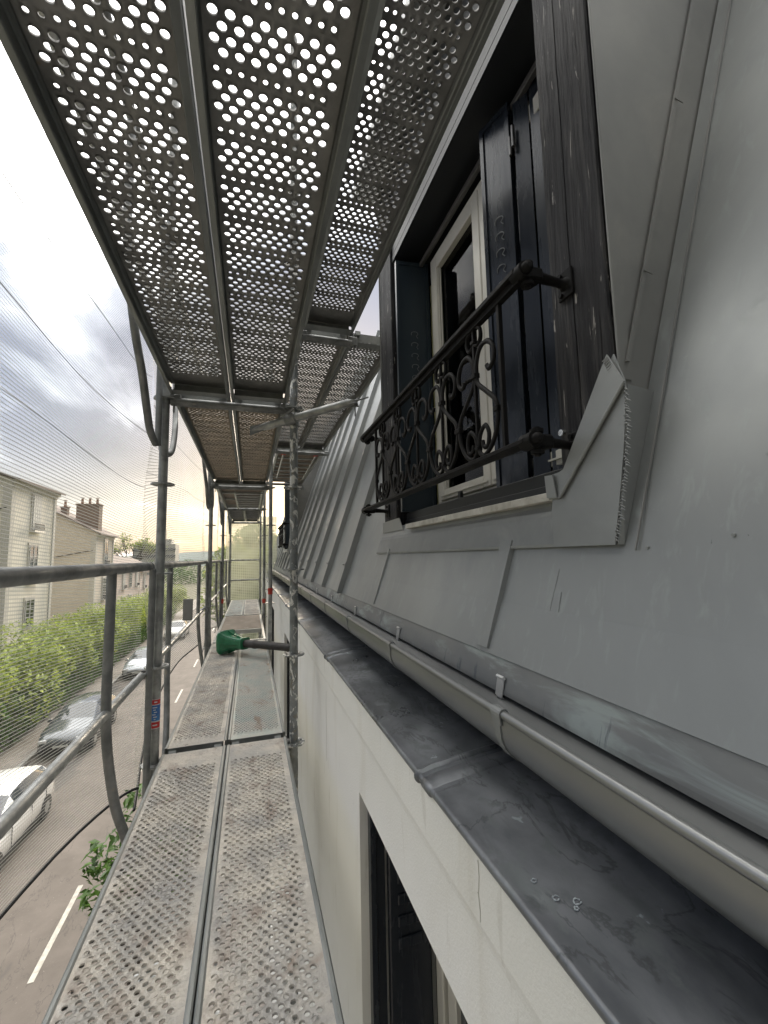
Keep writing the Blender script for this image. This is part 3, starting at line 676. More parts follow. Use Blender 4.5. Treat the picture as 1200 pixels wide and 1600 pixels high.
def dents():
    c = MB(); c.tube([(mx_(-.04, .001), .822, -.04), (mx_(-.12, .0), .826, -.12), (mx_(-.21, .0), .822, -.21)], [.0004, .0014, .0004], 6)
    c.tube([(mx_(-.09, .001), .80, -.09), (mx_(-.235, -.0005), .792, -.235)], .0010, 6); hb(c, 'crease', zinc, roof)
    for (x, y, r_) in STAINS:
        r_ *= .70
        st = MB(); pts = [(x + r_ * (1 + .2 * math.sin(3 * a + x * 50)) * math.cos(a), y + r_ * math.sin(a), cov_z(x + r_ * math.cos(a)) + .0006) for a in [2 * PI * k / 20 for k in range(19)]]
        st.tube(pts, [.0003 + .0011 * abs(math.sin(k * .7 + x * 90)) for k in range(len(pts))], 5); hb(st, 'lime_ring', mat('lime_deposit', (.42, .46, .48), (.2, .22, .24), .7, scale=60))
    for pts in CRACKS:
        st = MB(); st.tube(pts, .0006, 4); hb(st, 'crack', mat('crack_line', (.55, .53, .47), None, .9))  # hairline cracks as thin lines, darker than the render
    d = MB()                                             # nail heads and a lifted scratch on the roof sheet
    for (y, z) in ((.42, .14), (.455, .02), (.60, .005), (.335, .33)): d.disc((mx_(z, .002), y, z), .003, .004, 8, axis='x')
    d.tube([(mx_(.075, .003), .372, .075), (mx_(.10, .005), .368, .10), (mx_(.14, .002), .358, .145)], [.001, .003, .001], 6)
    hb(d, 'roof_fixing', zinc2, roof)
dents()

# ================================================================== scaffold
TR = .0242
def rosette(mb, x, y, z, seg=32):
    """ring plate with eight punched holes"""
    R, r0 = .061, TR
    pr = []
    for k in range(seg):
        a = 2 * PI * k / seg; rr = R * (1.0 + .03 * math.cos(8 * a)); pr.append((rr * math.cos(a), rr * math.sin(a)))
    inn = [(TR * .98 * math.cos(2 * PI * k / seg), TR * .98 * math.sin(2 * PI * k / seg)) for k in range(seg)]
    mid0 = [(.036 * math.cos(2 * PI * k / seg), .036 * math.sin(2 * PI * k / seg)) for k in range(seg)]
    mid1 = [(.050 * math.cos(2 * PI * k / seg), .050 * math.sin(2 * PI * k / seg)) for k in range(seg)]
    vs = []
    for zz_ in (z - .0045, z + .0045):
        for ring in (inn, mid0, mid1, pr): vs += [(x + a, y + b, zz_) for a, b in ring]
    fs = []
    for t in (0, 1):
        o = t * 4 * seg
        for k in range(seg):
            k2 = (k + 1) % seg
            for q in range(3):
                if q == 1 and k % 4 in (1, 2): continue
                f = (o + q * seg + k, o + (q + 1) * seg + k, o + (q + 1) * seg + k2, o + q * seg + k2); fs.append(f if t == 0 else f[::-1])
    for k in range(seg):
        k2 = (k + 1) % seg
        fs.append((3 * seg + k, 7 * seg + k, 7 * seg + k2, 3 * seg + k2)); 
        for q in (1, 2):
            if k % 4 in (1, 2): fs.append((q * seg + k, q * seg + k2, (4 + q) * seg + k2, (4 + q) * seg + k))
    return mb.add(vs, fs, False)
ordn = ['nearest', 'second', 'third', 'farthest']
def standard(x, y, inner, i):
    side = 'wall side' if inner else 'street side'
    lab = {(1, 0): 'upright tube by the gutter, nearest, blotched with white plaster splashes', (0, 0): 'upright galvanised tube on the street side carrying a red and blue sticker',
           (1, 1): 'second upright tube on the wall side, just past the green nozzle', (0, 1): 'second upright tube on the street side of the scaffold',
           (1, 2): 'third upright tube on the wall side with a red tag', (0, 2): 'third upright tube on the street side of the scaffold',
           (1, 3): 'farthest upright tube on the wall side, in front of the olive end netting', (0, 3): 'farthest upright tube on the street side, at the corner of the end netting'}[(int(inner), i)]
    t = thing('scaffold_standard', lab, 'scaffold tube', (x, y, GZ), 'upright scaffold tubes')
    m = galv_paint if (inner and i == 0) else galv
    b = MB(); b.tube([(0, 0, .15), (0, 0, -.55 - GZ - .08)], TR, 20); b.tube([(0, 0, -.55 - GZ - .08), (0, 0, 3.6 - GZ)], TR + .0002, 20)
    zj = -.12 - GZ
    b.tube([(0, 0, zj - .004), (0, 0, zj + .004)], TR + .0018, 20)
    b.build('tube', m, t)
    bp = MB(); bp.box(-.075, .075, -.075, .075, .122, .130); bp.tube([(0, 0, .13), (0, 0, .3)], .018, 12); bp.build('base_plate', galv, t)
    for k in range(-13, 8):
        z = -1.07 + .5 * k - GZ
        if z < .3 or z > 3.5 - GZ: continue
        if z + GZ < -3.6: continue
        r = MB(); rosette(r, 0, 0, z); r.build('rosette', galv if not (inner and i == 0) else galv_paint, t)
    if not inner and i == 0:
        s = MB()
        def band(z0, z1, mi, a0=-150, a1=-20, rr=TR + .0012):
            n_ = 10; vs = []
            for k in range(n_ + 1):
                a = math.radians(a0 + (a1 - a0) * k / n_); vs += [(rr * math.cos(a), rr * math.sin(a), z0 - GZ), (rr * math.cos(a), rr * math.sin(a), z1 - GZ)]
            s.add(vs, [(2 * k, 2 * k + 2, 2 * k + 3, 2 * k + 1) for k in range(n_)], True, mi)
        z = -.735
        band(z - .150, z, 2); band(z - .026, z - .002, 0, rr=TR + .0018); band(z - .110, z - .030, 1, rr=TR + .0018); band(z - .147, z - .116, 0, rr=TR + .0018)
        for q in range(6): band(z - .044 - q * .012, z - .039 - q * .012, 2, -110 + (q % 3) * 8, -62 - (q % 2) * 14, TR + .0024)
        band(z - .017, z - .010, 2, -95, -62, TR + .0024); band(z - .134, z - .128, 2, -105, -55, TR + .0024)
        s.build('sticker', [mat('red_label', (.62, .03, .03), None, .4), mat('blue_label', (.03, .12, .42), (.05, .22, .5), .4, scale=40), mat('white_label', (.75, .77, .78), None, .4)], t)
    if (inner and i in (1, 2)) or (not inner and i == 2):
        s = MB(); z = {1: -.41, 2: -.77}[i] if inner else -.74
        s.tube([(0, 0, z - .05 - GZ), (0, 0, z + .03 - GZ)], TR + .006, 14); s.cbox(-.034, .034, -.016, .012, z - .005 - GZ, z + .015 - GZ, .004); s.build('collar', red_m, t)
    return t
for i, y in enumerate(YS):
    for inner in (False, True): standard(XI if inner else XO, y, inner, i)
def wedge_head(mb, x, y, z, s):
    mb.cbox(x + (.024 if s > 0 else -.085), x + (.085 if s > 0 else -.024), y - .020, y + .020, z - .032, z + .030, .005)
    mb.box(x + s * .045 - .004, x + s * .045 + .004, y - .010, y + .010, z - .075, z + .055)
def ledger(y, z, x0, x1, label, grp='cross tubes under the decks', r=TR):
    t = thing('scaffold_ledger', label, 'scaffold tube', (x0, y, z), grp)
    L = x1 - x0
    b = MB(); b.tube([(.06, 0, -.012), (L - .06, 0, -.012)], r, 16)
    b.build('tube', galv_old, t)
    h = MB(); wedge_head(h, 0, 0, 0, 1); h.build('wedge_head', galv_old, t); h = MB(); wedge_head(h, L, 0, 0, -1); h.build('wedge_head', galv_old, t)
    return t
pn = ['nearest', 'second', 'third', 'farthest']
for i, y in enumerate(YS):
    ledger(y, .93, XO, XI, '%s cross tube holding up the deck overhead' % pn[i])
    ledger(y, -1.078, XO, XI, '%s cross tube under the walkway deck' % pn[i])
for i, y in enumerate(YS[:3]):
    ledger(y, 1.43, XI, XI + (.44 if i == 0 else .80), '%s short bracket tube between the wall-side upright and the roof' % pn[i], 'bracket tubes beside the roof')

# ---------------- perforated steel planks
def perf_mesh(name, W, L, rows, period, ymar, collar=.0026, plug=0):
    """sheet 0..W x 0..L with pressed holes; rows=[(offset in period, pitch, shift, radius)]"""
    b = MB(); xm = .017; x0, x1 = xm, W - xm
    ys = []; y = ymar
    k = 0
    while y + period < L - ymar + .01:
        for r in rows: ys.append((y + r[0], r))
        y += period
    cuts = [ymar * .5]
    for a, c in zip(ys, ys[1:]): cuts.append((a[0] + c[0]) / 2)
    cuts.append(ys[-1][0] + (ys[1][0] - ys[0][0]) / 2)
    def quad(a, c, d, e_): b.add([(a, d, 0), (c, d, 0), (c, e_, 0), (a, e_, 0)], [(0, 1, 2, 3)])
    quad(x0, x1, .0, cuts[0]); quad(x0, x1, cuts[-1], L)
    for (yc, (o, pitch, shift, r)), ya, yb_ in zip(ys, cuts, cuts[1:]):
        n = int((x1 - x0 - .012 - shift) // pitch); sx = x0 + .006 + shift
        quad(x0, sx, ya, yb_); quad(sx + n * pitch, x1, ya, yb_)
        for q in range(n):
            a, c = sx + q * pitch, sx + (q + 1) * pitch; cx, cy = (a + c) / 2, yc
            bd = [(a + (c - a) * t / 4, ya) for t in range(4)] + [(c, ya + (yb_ - ya) * t / 4) for t in range(4)] + [(c - (c - a) * t / 4, yb_) for t in range(4)] + [(a, yb_ - (yb_ - ya) * t / 4) for t in range(4)]
            an = [math.atan2(py - cy, px - cx) for px, py in bd]
            jit = random.uniform(-.0006, .0006)
            if plug and random.random() < plug * (1.6 if noise.noise(Vector((cx * 9, cy * 4, 2))) > 0 else .3):
                f_ = random.uniform(.5, 1.0); th = random.uniform(0, 6.28); b.add([(cx + r * 1.02 * math.cos(th + (k_ - 5) * f_ * PI / 6), cy + r * 1.02 * math.sin(th + (k_ - 5) * f_ * PI / 6), .0012) for k_ in range(11)], [tuple(range(11))])
            if plug: collar = random.uniform(.0015, .0042)
            rings = [[(px, py, 0) for px, py in bd]]
            if r > .006:
                rings.append([(cx + r * 1.38 * math.cos(t), cy + r * 1.38 * math.sin(t) if False else max(ya, min(yb_, cy + r * 1.38 * math.sin(t))), 0.0003) for t in an])
                rings.append([(cx + r * 1.10 * math.cos(t), cy + r * 1.10 * math.sin(t), collar + jit) for t in an])
                rings.append([(cx + r * math.cos(t), cy + r * math.sin(t), collar * .8 + jit) for t in an])
                rings.append([(cx + r * math.cos(t), cy + r * math.sin(t), -.0025) for t in an])
            else:
                rings.append([(cx + r * math.cos(t), cy + r * math.sin(t), 0) for t in an]); rings.append([(cx + r * math.cos(t), cy + r * math.sin(t), -.003) for t in an])
            vs = [v for g_ in rings for v in g_]; fs = []
            for t in range(len(rings) - 1):
                for j in range(16): fs.append((t * 16 + j, t * 16 + (j + 1) % 16, (t + 1) * 16 + (j + 1) % 16, (t + 1) * 16 + j))
            b.add(vs, fs, True)
    return b
PAT = [(.0, .0315, .0, .0090), (.0222, .0315, .01575, .0090), (.0444, .0315, .0, .0090), (.0666, .0315, .01575, .0090), (.0975, .0245, .004, .0054)]
PATD = [(.0175 * k, .0275, .01375 * (k % 2), .0068) for k in range(6)]
PATB = [(.0, .0215, .0, .0062), (.0195, .0215, .01075, .0062)]
WP = .318
def side_prof(W):
    b = []
    s = [(.017, .0), (.012, .0035), (.004, .0035), (.0, .0), (.0, -.030), (.003, -.034), (.003, -.040), (.0, -.044), (.0, -.066), (.014, -.068), (.016, -.064)]
    s2 = [(x + .0022, z - .002 if i < 4 else z) for i, (x, z) in enumerate(s)]
    left = s + s2[::-1]
    return [left, [(W - x, z) for x, z in left[::-1]]]
PLK = {}
def plank_parts(kind, L, W=WP):
    key = (kind, round(L, 2), W)
    if key in PLK: return PLK[key]
    pat, per = {'A': (PAT, .1315), 'D': (PATD, .105), 'B': (PATB, .039)}[kind]
    sh = perf_mesh('sheet', W, L, pat, per, .11 if kind != 'B' else .09, .0026, .16 if kind == 'D' else 0)
    # stiffening ribs under the sheet between hole groups
    if kind != 'D':
        for k in range(1, 5): pass
    si = MB()
    for p in side_prof(W): si.prism(p, 0, L, smooth=False)
    ens = []
    for y0, s_ in ((0, 1), (L, -1)):
        en = MB(); ens.append(en)
        en.cbox(.017, W - .017, min(y0, y0 + s_ * .004), max(y0, y0 + s_ * .004), -.058, -.001, .001)
        en.cbox(.017, W - .017, min(y0 + s_ * .004, y0 + s_ * .07), max(y0 + s_ * .004, y0 + s_ * .07), -.062, -.058, .001)
        for cx in (.045, W - .045):
            pts = [(cx - .018, y0, -.030), (cx - .018, y0 - s_ * .03, -.004), (cx + .018, y0 - s_ * .03, -.004), (cx + .018, y0, -.030)]
            en.slab(pts, .006, (0, 0, 1)); en.slab([(cx - .018, y0 - s_ * .03, -.004), (cx - .018, y0 - s_ * .036, -.03), (cx + .018, y0 - s_ * .036, -.03), (cx + .018, y0 - s_ * .03, -.004)], .004, (0, -s_, 0))
    PLK[key] = (sh, si, ens); return PLK[key]
def plank(kind, x, y0, y1, ztop, label, msheet, mside, grp):
    L = y1 - y0; sh, si, ens = plank_parts(kind, L)
    t = thing('scaffold_plank', label, 'scaffold plank', (x, y0, ztop), grp)
    key = (kind, round(L, 2), msheet.name)
    for nm, mb, m, kk in (('perforated_sheet', sh, msheet, 0), ('side_channel', si, mside, 0), ('end_cap', ens[0], mside, 0), ('end_cap', ens[1], mside, 1)):
        k2 = key + (nm, kk)
        if k2 in PLK:
            o = bpy.data.objects.new(nm, PLK[k2]); COL.objects.link(o); o.parent = t
        else:
            o = mb.build(nm, m, t); PLK[k2] = o.data
    return t
GL = 'planks of the walkway deck'; GU = 'planks of the deck overhead'
GAP = .035
lowx = (-.432, -.110); upx = (-.442, -.116)
ZL, ZU = -1.018, 1.012
yA = YS[0] - GAP; 
plank('D', lowx[0], yA - 3.02, yA, ZL, 'plaster-crusted perforated plank in the foreground, left of the two, bluish grey', deck_top, deck_side, GL)
plank('D', lowx[1], yA - 3.02, yA, ZL, 'plaster-crusted perforated plank in the foreground, right of the two, nearest the wall', deck_top, deck_side, GL)
plank('D', lowx[0], YS[0] + GAP, YS[1] - GAP, ZL, 'beige crusted plank of the walkway on which the green nozzle head lies', deck_top, deck_side, GL)
plank('B', lowx[1], YS[0] + GAP, YS[1] - GAP, ZL, 'greenish ribbed plank of the walkway beneath the dark grey pipe', deck_green, deck_side, GL)
plank('B', lowx[0], YS[2] + GAP, YS[3] - GAP, ZL, 'grey ribbed plank at the far end of the walkway, street side', deck_green, deck_side, GL)
plank('D', lowx[1], YS[2] + GAP, YS[3] - GAP, ZL, 'beige plank at the far end of the walkway, wall side', deck_top, deck_side, GL)
plank('A', upx[0], yA - 3.02, yA, ZU, 'perforated overhead plank nearest the camera on the street side, sky showing through its holes', deck_under, deck_side, GU)
plank('A', upx[1], yA - 3.02, yA, ZU, 'perforated overhead plank nearest the camera in the middle, against the street-side one', deck_under, deck_side, GU)
plank('A', upx[0], YS[0] + GAP, YS[1] - GAP, ZU, 'overhead plank with warm light painted in, beyond the first cross tube, street side', deck_warm_lit, deck_side, GU)
plank('A', upx[1], YS[0] + GAP, YS[1] - GAP, ZU, 'overhead plank with warm light painted in, beyond the first cross tube, wall side', deck_warm_lit, deck_side, GU)
plank('B', upx[0], YS[2] + GAP, YS[3] - GAP, ZU, 'small far overhead plank at the end of the scaffold, street side', deck_under, deck_side, GU)
plank('B', upx[1], YS[2] + GAP, YS[3] - GAP, ZU, 'small far overhead plank at the end of the scaffold, wall side', deck_under, deck_side, GU)
plank('A', .308, yA - 3.02, yA, 1.515, 'raised perforated plank overhead on brackets beside the dormer, dark on its roof side', deck_under, deck_side, GU)
plank('A', .308, YS[0] + GAP, YS[1] - GAP, 1.515, 'raised overhead plank beyond the dormer, next to the wall-side uprights', deck_under, deck_side, GU)
plank('A', .635, YS[0] + GAP, YS[1] - GAP, 1.515, 'raised overhead plank beyond the dormer, nearest the zinc roof', deck_under, deck_side, GU)

# access decks with hatch and ladder
plyw = mat('worn_deck_plywood', (.30, .25, .20), (.22, .18, .145), .8, 0, 5, stretch=(1, .3, 1), bump=.4, spots=[((.40, .37, .33), 8, .6, (1, 1, 1), .1)])
alu = mat('aluminium', (.50, .51, .50), (.42, .43, .42), .4, .8, 10)
def hatch_deck(x0, x1, y0, y1, z, label, hatch, ladder, red=False, grp='access decks with hatches'):
    t = thing('access_deck', label, 'scaffold deck', (x0, y0, z), grp); W, L = x1 - x0, y1 - y0
    f = MB()
    for xx in (0, W - .035): f.cbox(xx, xx + .035, 0, L, -.085, -.001, .003)
    for yy in ((0, L - .04) if not hatch else (0, .86, L - .04)): f.cbox(.036, W - .036, yy, yy + .04, -.06, -.003, .002)
    f.build('frame', alu, t)
    p = MB()
    if hatch: p.cbox(.037, W - .037, .905, L - .045, -.014, .0, .002)
    else: p.cbox(.037, W - .037, .045, L - .045, -.014, 0, .002)
    p.build('plywood_panel', plyw, t)
    if ladder:
        l = MB(); a, b = (W * .34, W * .92)
        for xx in (a, b - .025): l.cbox(xx, xx + .025, .25, L - .30, -.125, -.090, .003)
        k = .40
        while k < L - .4: l.tube([(a + .025, k, -.107), (b - .025, k, -.107)], .014, 8); k += .26
        l.build('ladder', alu, t)
        c = MB()
        for yy in (.10, .8, 1.5): c.cbox(.04, W - .04, yy, yy + .03, -.05, -.02, .002)
        c.build('cross_bar', alu, t)
    if red:
        l = MB()
        for xx in (.10, W - .10): l.tube([(xx, .05, -.10), (xx, L * .62, -.16)], .014, 8)
        k = .5
        while k < L - .2: l.tube([(.05, k, -.05), (W - .05, k, -.05)], .016, 8); k += .30
        l.build('brace', alu, t)
        q = MB()
        for xx in (.10, W - .10): q.cbox(xx - .03, xx + .03, .03, .08, -.11, -.06, .004)
        q.build('red_bracket', red_m, t)
    return t
hatch_deck(-.432, .207, YS[1] + GAP, YS[2] - GAP, ZL, 'walkway deck with a plywood top and an open hatch behind the green nozzle', True, False)
hatch_deck(-.442, .212, YS[1] + GAP, YS[2] - GAP, ZU, 'overhead access deck with a pale ladder stowed under it', False, True)
hatch_deck(.322, .96, YS[1] + GAP, YS[2] - GAP, 1.515, 'raised access deck by the roof with red brackets and braces underneath', False, False, True)
# ladder below the open hatch
# ---------------- guard rail frames
def guardrail(y0, y1, zd, label, plate=False, r=.021):
    """frame: top rail, mid rail, uprights whose feet kick in and hook to the standards"""
    t = thing('guardrail_frame', label, 'guard rail', (-.53, y0, zd), 'guard rail frames on the street side'); L = y1 - y0
    top = MB(); top.tube([(0, .02, 1.0), (0, L - .02, 1.0)], .0235, 14); top.build('top_rail', galv_old, t)
    mid = MB()
    mid.tube([(0, .10, .44), (0, L - .10, .44)], .019, 12)
    for yy, s in ((.10, -1), (L - .10, 1)): mid.tube([(0, yy, .44), (.012, yy + .06 * s, .43)], .012, 8)
    mid.build('mid_rail', galv, t)
    for yy, s in ((.66, -1), (L - .66, 1)):
        u = MB()
        P = smooth_path([(.0, yy, .985), (.0, yy, .7), (0, yy, .47), (.004, yy + .03 * s, .28), (.02, yy + .10 * s, .05), (.035, yy + .20 * s, -.12), (.04, yy + .30 * s, -.27), (.035, yy + .40 * s, -.335), (.030, yy + .56 * s, -.36)], 4)
        u.tube(P, .0185, 12); u.build('leg', galv_old, t)
    for yy in (.05, L - .055):
        u = MB(); u.tube([(.03, yy, .985), (.03, yy, .40), (.033, yy, -.36)], .017, 12); u.build('end_upright', galv_old, t)
    if plate: pass
    return t
for i in range(4):
    a = (YS[i - 1] if i else YS[0] - 3.09); b = YS[i]
    guardrail(a, b, -1.03, ['foreground guard rail frame with a bent leg, in front of the trees', 'guard rail frame of the second bay with a small grey plate', 'guard rail frame of the third bay', 'guard rail frame of the farthest bay'][i])
    guardrail(a, b, 1.0, ['guard rail frame of the deck above, foreground bay, bent leg hanging below the deck', 'guard rail frame of the deck above, second bay', 'guard rail frame of the deck above, third bay', 'guard rail frame of the deck above, farthest bay'][i])
pl = MB(); pl.cbox(-.006, .006, -.04, .04, -.09, .09, .002)
o = pl.build('notice_plate', mat('grey_plate', (.22, .22, .21), None, .6)); o.location = (-.50, 4.0, -.42); o.rotation_euler = (0.0, 0.0, math.radians(75)); tag(o, 'small dark grey plate hung on the mid rail of the second bay', 'plate')
er = thing('end_rail', 'pair of cross rails closing the far end of the walkway', 'guard rail', (XO, YS[3] + .03, -1.03))
for z in (.5, 1.0): b = MB(); b.tube([(.02, 0, z), (XI - XO - .02, 0, z)], .02, 10); b.build('rail', galv, er)
for x in (.60, 1.1): pass
# kicked-in hook beside the first upright (second bay's frame of the deck above)
# ---------------- wall tie with couplers
tt = thing('tie_tube', 'slanting tie tube clamped to the nearest wall-side upright, its crown end near the dormer post', 'scaffold tube', (.235, 2.585, .852))
d = Vector((.642 - .009, 2.27 - 2.80, .873 - .790)).normalized()
b = MB(); p0 = d * -.30; p1 = d * .44
b.tube([p0, p0 + d * .02, p0 + d * .10, p0 + d * .16, p1 - d * .035, p1 - d * .01, p1], [.006, .012, .024, TR, TR, .018, .012], 16, flat=(1, 1)); b.build('tube', galv, tt)
b = MB(); b.slab([p0 - d * .02 + Vector((0, 0, .03)), p0 + d * .10 + Vector((0, 0, .022)), p0 + d * .10 - Vector((0, 0, .022)), p0 - d * .02 - Vector((0, 0, .03))], .006, (0, -1, 0)); b.build('flattened_end', galv_old, tt)
b = MB()
for k in range(4):
    a = PI / 4 + k * PI / 2; s_ = Vector((-.2, -.6, 0)).normalized().cross(d); u = d.cross(Vector((0, 0, 1))).normalized() * math.cos(a) + Vector((0, 0, 1)) * math.sin(a)
    b.slab([p1 - d * .04 + u * .010, p1 - d * .035 + u * .026, p1 + d * .012 + u * .040, p1 + d * .012 + u * .012], .004, u.cross(d))
b.build('crown_head', galv_old, tt)
b = MB(); b.tube([p1 - d * .02, p1 + d * .085], .005, 8); b.tube([p1 + d * .0 - Vector((0, 0, .02)), p1 + d * .0 - Vector((0, 0, .09))], .004, 8); b.build('eye_bolt', galv_old, tt)
b = MB(); b.tube([d * -.035, d * .035], .033, 16); b.cbox(-.025, .045, -.035, .055, -.018, .035, .008); b.tube([(.02, .045, -.03), (.02, .045, .035)], .032, 16); b.tube([(-.03, -.03, .02), (.01, -.05, .05)], .008, 8); b.build('coupler', galv_old, tt)

# ---------------- green nozzle with pipe lying on the walkway
nz = thing('funnel_nozzle', 'green flared plastic nozzle on a dark grey pipe lying across the walkway', 'nozzle', (-.235, 5.0, ZL + .13))
a0 = Vector((0, 0, 0)); a1 = Vector((.63, -.66, .012)); d = (a1 - a0).normalized(); side = d.cross(Vector((0, 0, 1))).normalized(); upv = side.cross(d)
def ringloft(mb, secs, seg=16, sq=.0):
    vs = []
    for t, rx, rz, o in secs:
        for k in range(seg):
            a = 2 * PI * k / seg; c, s = math.cos(a), math.sin(a); p = 2 / (2 + sq * 4)
            cc = math.copysign(abs(c) ** p, c); ss = math.copysign(abs(s) ** p, s)
            vs.append(a0 + d * t + side * rx * cc + upv * (rz * ss + o))
    fs = [(i * seg + k, i * seg + (k + 1) % seg, (i + 1) * seg + (k + 1) % seg, (i + 1) * seg + k) for i in range(len(secs) - 1) for k in range(seg)]
    mb.add(vs, fs, False); mb.add(vs[:seg], [list(range(seg))[::-1]]); mb.add(vs[-seg:], [list(range(seg))])
b = MB(); ringloft(b, [(-.02, .118, .118, 0), (.0, .125, .125, 0), (.012, .125, .125, 0), (.02, .116, .116, 0), (.07, .088, .082, .0), (.10, .078, .072, .0), (.15, .066, .060, 0), (.24, .058, .052, 0), (.25, .066, .060, 0), (.285, .066, .060, 0), (.29, .05, .045, 0)], 16, .6); b.build('flared_head', green_m, nz)
b = MB()
for k in range(8):
    a = 2 * PI * k / 8; u = side * math.cos(a) + upv * math.sin(a)
    b.slab([d * .01 + u * .10, d * .04 + u * .122, d * .12 + u * .088, d * .24 + u * .060, d * .24 + u * .04], .006, d.cross(u))
b.build('rib', green_m, nz)
b = MB(); b.tube([d * -.022, d * -.015], .108, 20); b.build('mouth', rubber, nz)
b = MB(); b.tube([d * .28, d * .40, d * .41, d * .44, d * .45, a1], [.040, .040, .044, .044, .038, .038], 16); b.build('pipe', rubber, nz)

# ---------------- netting
def net(name, label, fn, nu, nv, mat_, edge=True):
    b = MB(); vs = []; uvs = []
    for i in range(nu + 1):
        prev = None; acc = 0
        for j in range(nv + 1):
            p = Vector(fn(i / nu, j / nv)); vs.append(p)
            if prev is not None: acc += (p - prev).length
            prev = p; uvs.append((None, acc))
    b.add(vs, [(i * (nv + 1) + j, (i + 1) * (nv + 1) + j, (i + 1) * (nv + 1) + j + 1, i * (nv + 1) + j + 1) for i in range(nu) for j in range(nv)], True)
    o = b.build(name, mat_); uvl = o.data.uv_layers.new(name='UVMap')
    for lp in o.data.loops:
        i, j = divmod(lp.vertex_index, nv + 1); uvl.data[lp.index].uv = (vs[lp.vertex_index].y if abs(fn(1, 0)[1] - fn(0, 0)[1]) > .5 else vs[lp.vertex_index].x, uvs[lp.vertex_index][1] * 1.0)
    tag(o, label, 'netting', 'sheets of debris netting')
    if edge:
        for z_ in ((.45, .75, 1.1, 1.5, 2.0, 2.6) if nu > 30 else (.5, .9, 1.4)):
            c = MB(); P0 = fn(0, 0); v_ = (z_ - P0[2]) / (fn(0, 1)[2] - P0[2]); c.tube([fn(i / 24, v_) for i in range(25)], .0015, 5); c.build('seam', seam_m, o)
        c = MB(); c.tube([fn(i / 24, 0) for i in range(25)], .007, 6); c.build('hem', rope_m, o)
    return o
def bayfn(y0, y1, zb0, zb1, zt, bul, xatt=-.56, seed=0, pw=1.0):
    def fn(u, v):
        u = .5 - .5 * math.cos(PI * u); y = y0 + (y1 - y0) * u; s = math.sin(PI * u) ** pw if 0 < u < 1 else 0
        zb = zb0 + (zb1 - zb0) * u + .10 * math.sin(PI * u)
        z = zb + (zt - zb) * v
        x = xatt - bul * s * (.75 + .25 * math.cos(v * 6.0 + seed)) * (1 if v < .25 else 1) - .018 * noise.noise(Vector((y * .55 + seed, z * 2.2 + y * .9, seed))) * 2 - .006 * noise.noise(Vector((y * 2.0, z * 7, seed)))
        return (x, y, z)
    return fn
net('debris_netting', 'pale striped netting sheet of the foreground bay, bellying out over the parked cars', bayfn(-1.2, 2.68, -1.16, -1.20, 5.2, .27, seed=1, pw=.5), 44, 90, net_m)
net('debris_netting', 'netting sheet of the second bay, beyond the upright with the sticker', bayfn(2.66, 5.74, -1.30, -1.0, 5.2, .20, seed=2), 24, 60, net_far)
net('debris_netting', 'netting sheet of the third bay', bayfn(5.74, 8.29, -1.2, -1.2, 4.6, .10, seed=3), 20, 40, net_far)
net('debris_netting', 'netting sheet of the farthest bay on the street side', bayfn(8.29, 11.42, -1.3, -1.3, 4.0, .10, seed=4), 20, 40, net_far)
net('debris_netting', 'olive tinted netting closing the far end of the scaffold', lambda u, v: (-.58 + 1.25 * u, 11.44 + .12 * math.sin(PI * u) + .03 * noise.noise(Vector((u * 3, v * 9, 0))), -2.2 + 3.3 * v), 16, 50, net_end, False)

# ================================================================== street life
def leaf_cloud(name, m, parent, blobs, n, size, seed=1):
    rnd = random.Random(seed); b = MB(); vs = []; fs = []
    for _ in range(n):
        c, r = rnd.choice(blobs)
        while True:
            p = Vector([rnd.uniform(-1, 1) for _ in range(3)])
            if .35 < p.length < 1: break
        p = p * (p.length ** -.35)
        q = Vector(c) + Vector((p.x * r[0], p.y * r[1], p.z * r[2])); s = size * rnd.uniform(.6, 1.3)
        R = Matrix.Rotation(rnd.uniform(0, 6.28), 3, 'Z') @ Matrix.Rotation(rnd.uniform(-.9, .9), 3, 'X') @ Matrix.Rotation(rnd.uniform(-.5, .5), 3, 'Y')
        o = len(vs)
        for v in ((0, -1, 0), (.42, -.1, .12), (0, 1, -.1), (-.42, -.1, .12)): vs.append(q + R @ Vector(v) * s)
        fs += [(o, o + 1, o + 2), (o, o + 2, o + 3)]
    b.add(vs, fs, False); return b.build(name, m, parent)
# trees of the row across the street
def tree(loc, h, r, seed, label, grp, m=leaf_a, n=5200, size=.13):
    t = thing('tree', label, 'tree', loc, grp); rnd = random.Random(seed)
    b = MB(); b.tube([(0, 0, 0), (.03, .02, h * .3), (0, 0, h * .55)], [.13, .10, .07], 8)
    bl = []
    for k in range(9):
        a = k * 2.4; rr = r * rnd.uniform(.3, .75); c = (rr * math.cos(a), rr * math.sin(a), h * rnd.uniform(.42, .80))
        b.tube([(0, 0, h * .38), (c[0] * .5, c[1] * .5, h * .5), c], [.06, .04, .015], 6)
        q = r * rnd.uniform(.38, .6); bl.append((c, (q, q, q * rnd.uniform(.7, 1.0))))
    b.build('trunk', bark, t); leaf_cloud('crown', m, t, bl, n, size, seed); return t
tr0 = tree((-10.4, 13.5, GZ), 4.5, 2.5, 1, 'yellow-green tree across the street, nearest of the row, at the left edge', 'trees across the street')
tr1 = tree((-10.6, 18.5, GZ), 4.3, 2.5, 2, 'bushy green tree across the street in front of the tall cream house', 'trees across the street')
tr2 = tree((-10.4, 23.2, GZ), 4.4, 2.6, 3, 'bushy green tree across the street, third of the row', 'trees across the street')
labs = ['tree across the street before the beige gable wall', 'tree across the street before the low pink house', 'tree across the street beside the second upright', 'tree across the street seen between the far rails', 'small far tree of the row across the street', 'smallest tree at the far end of the row']
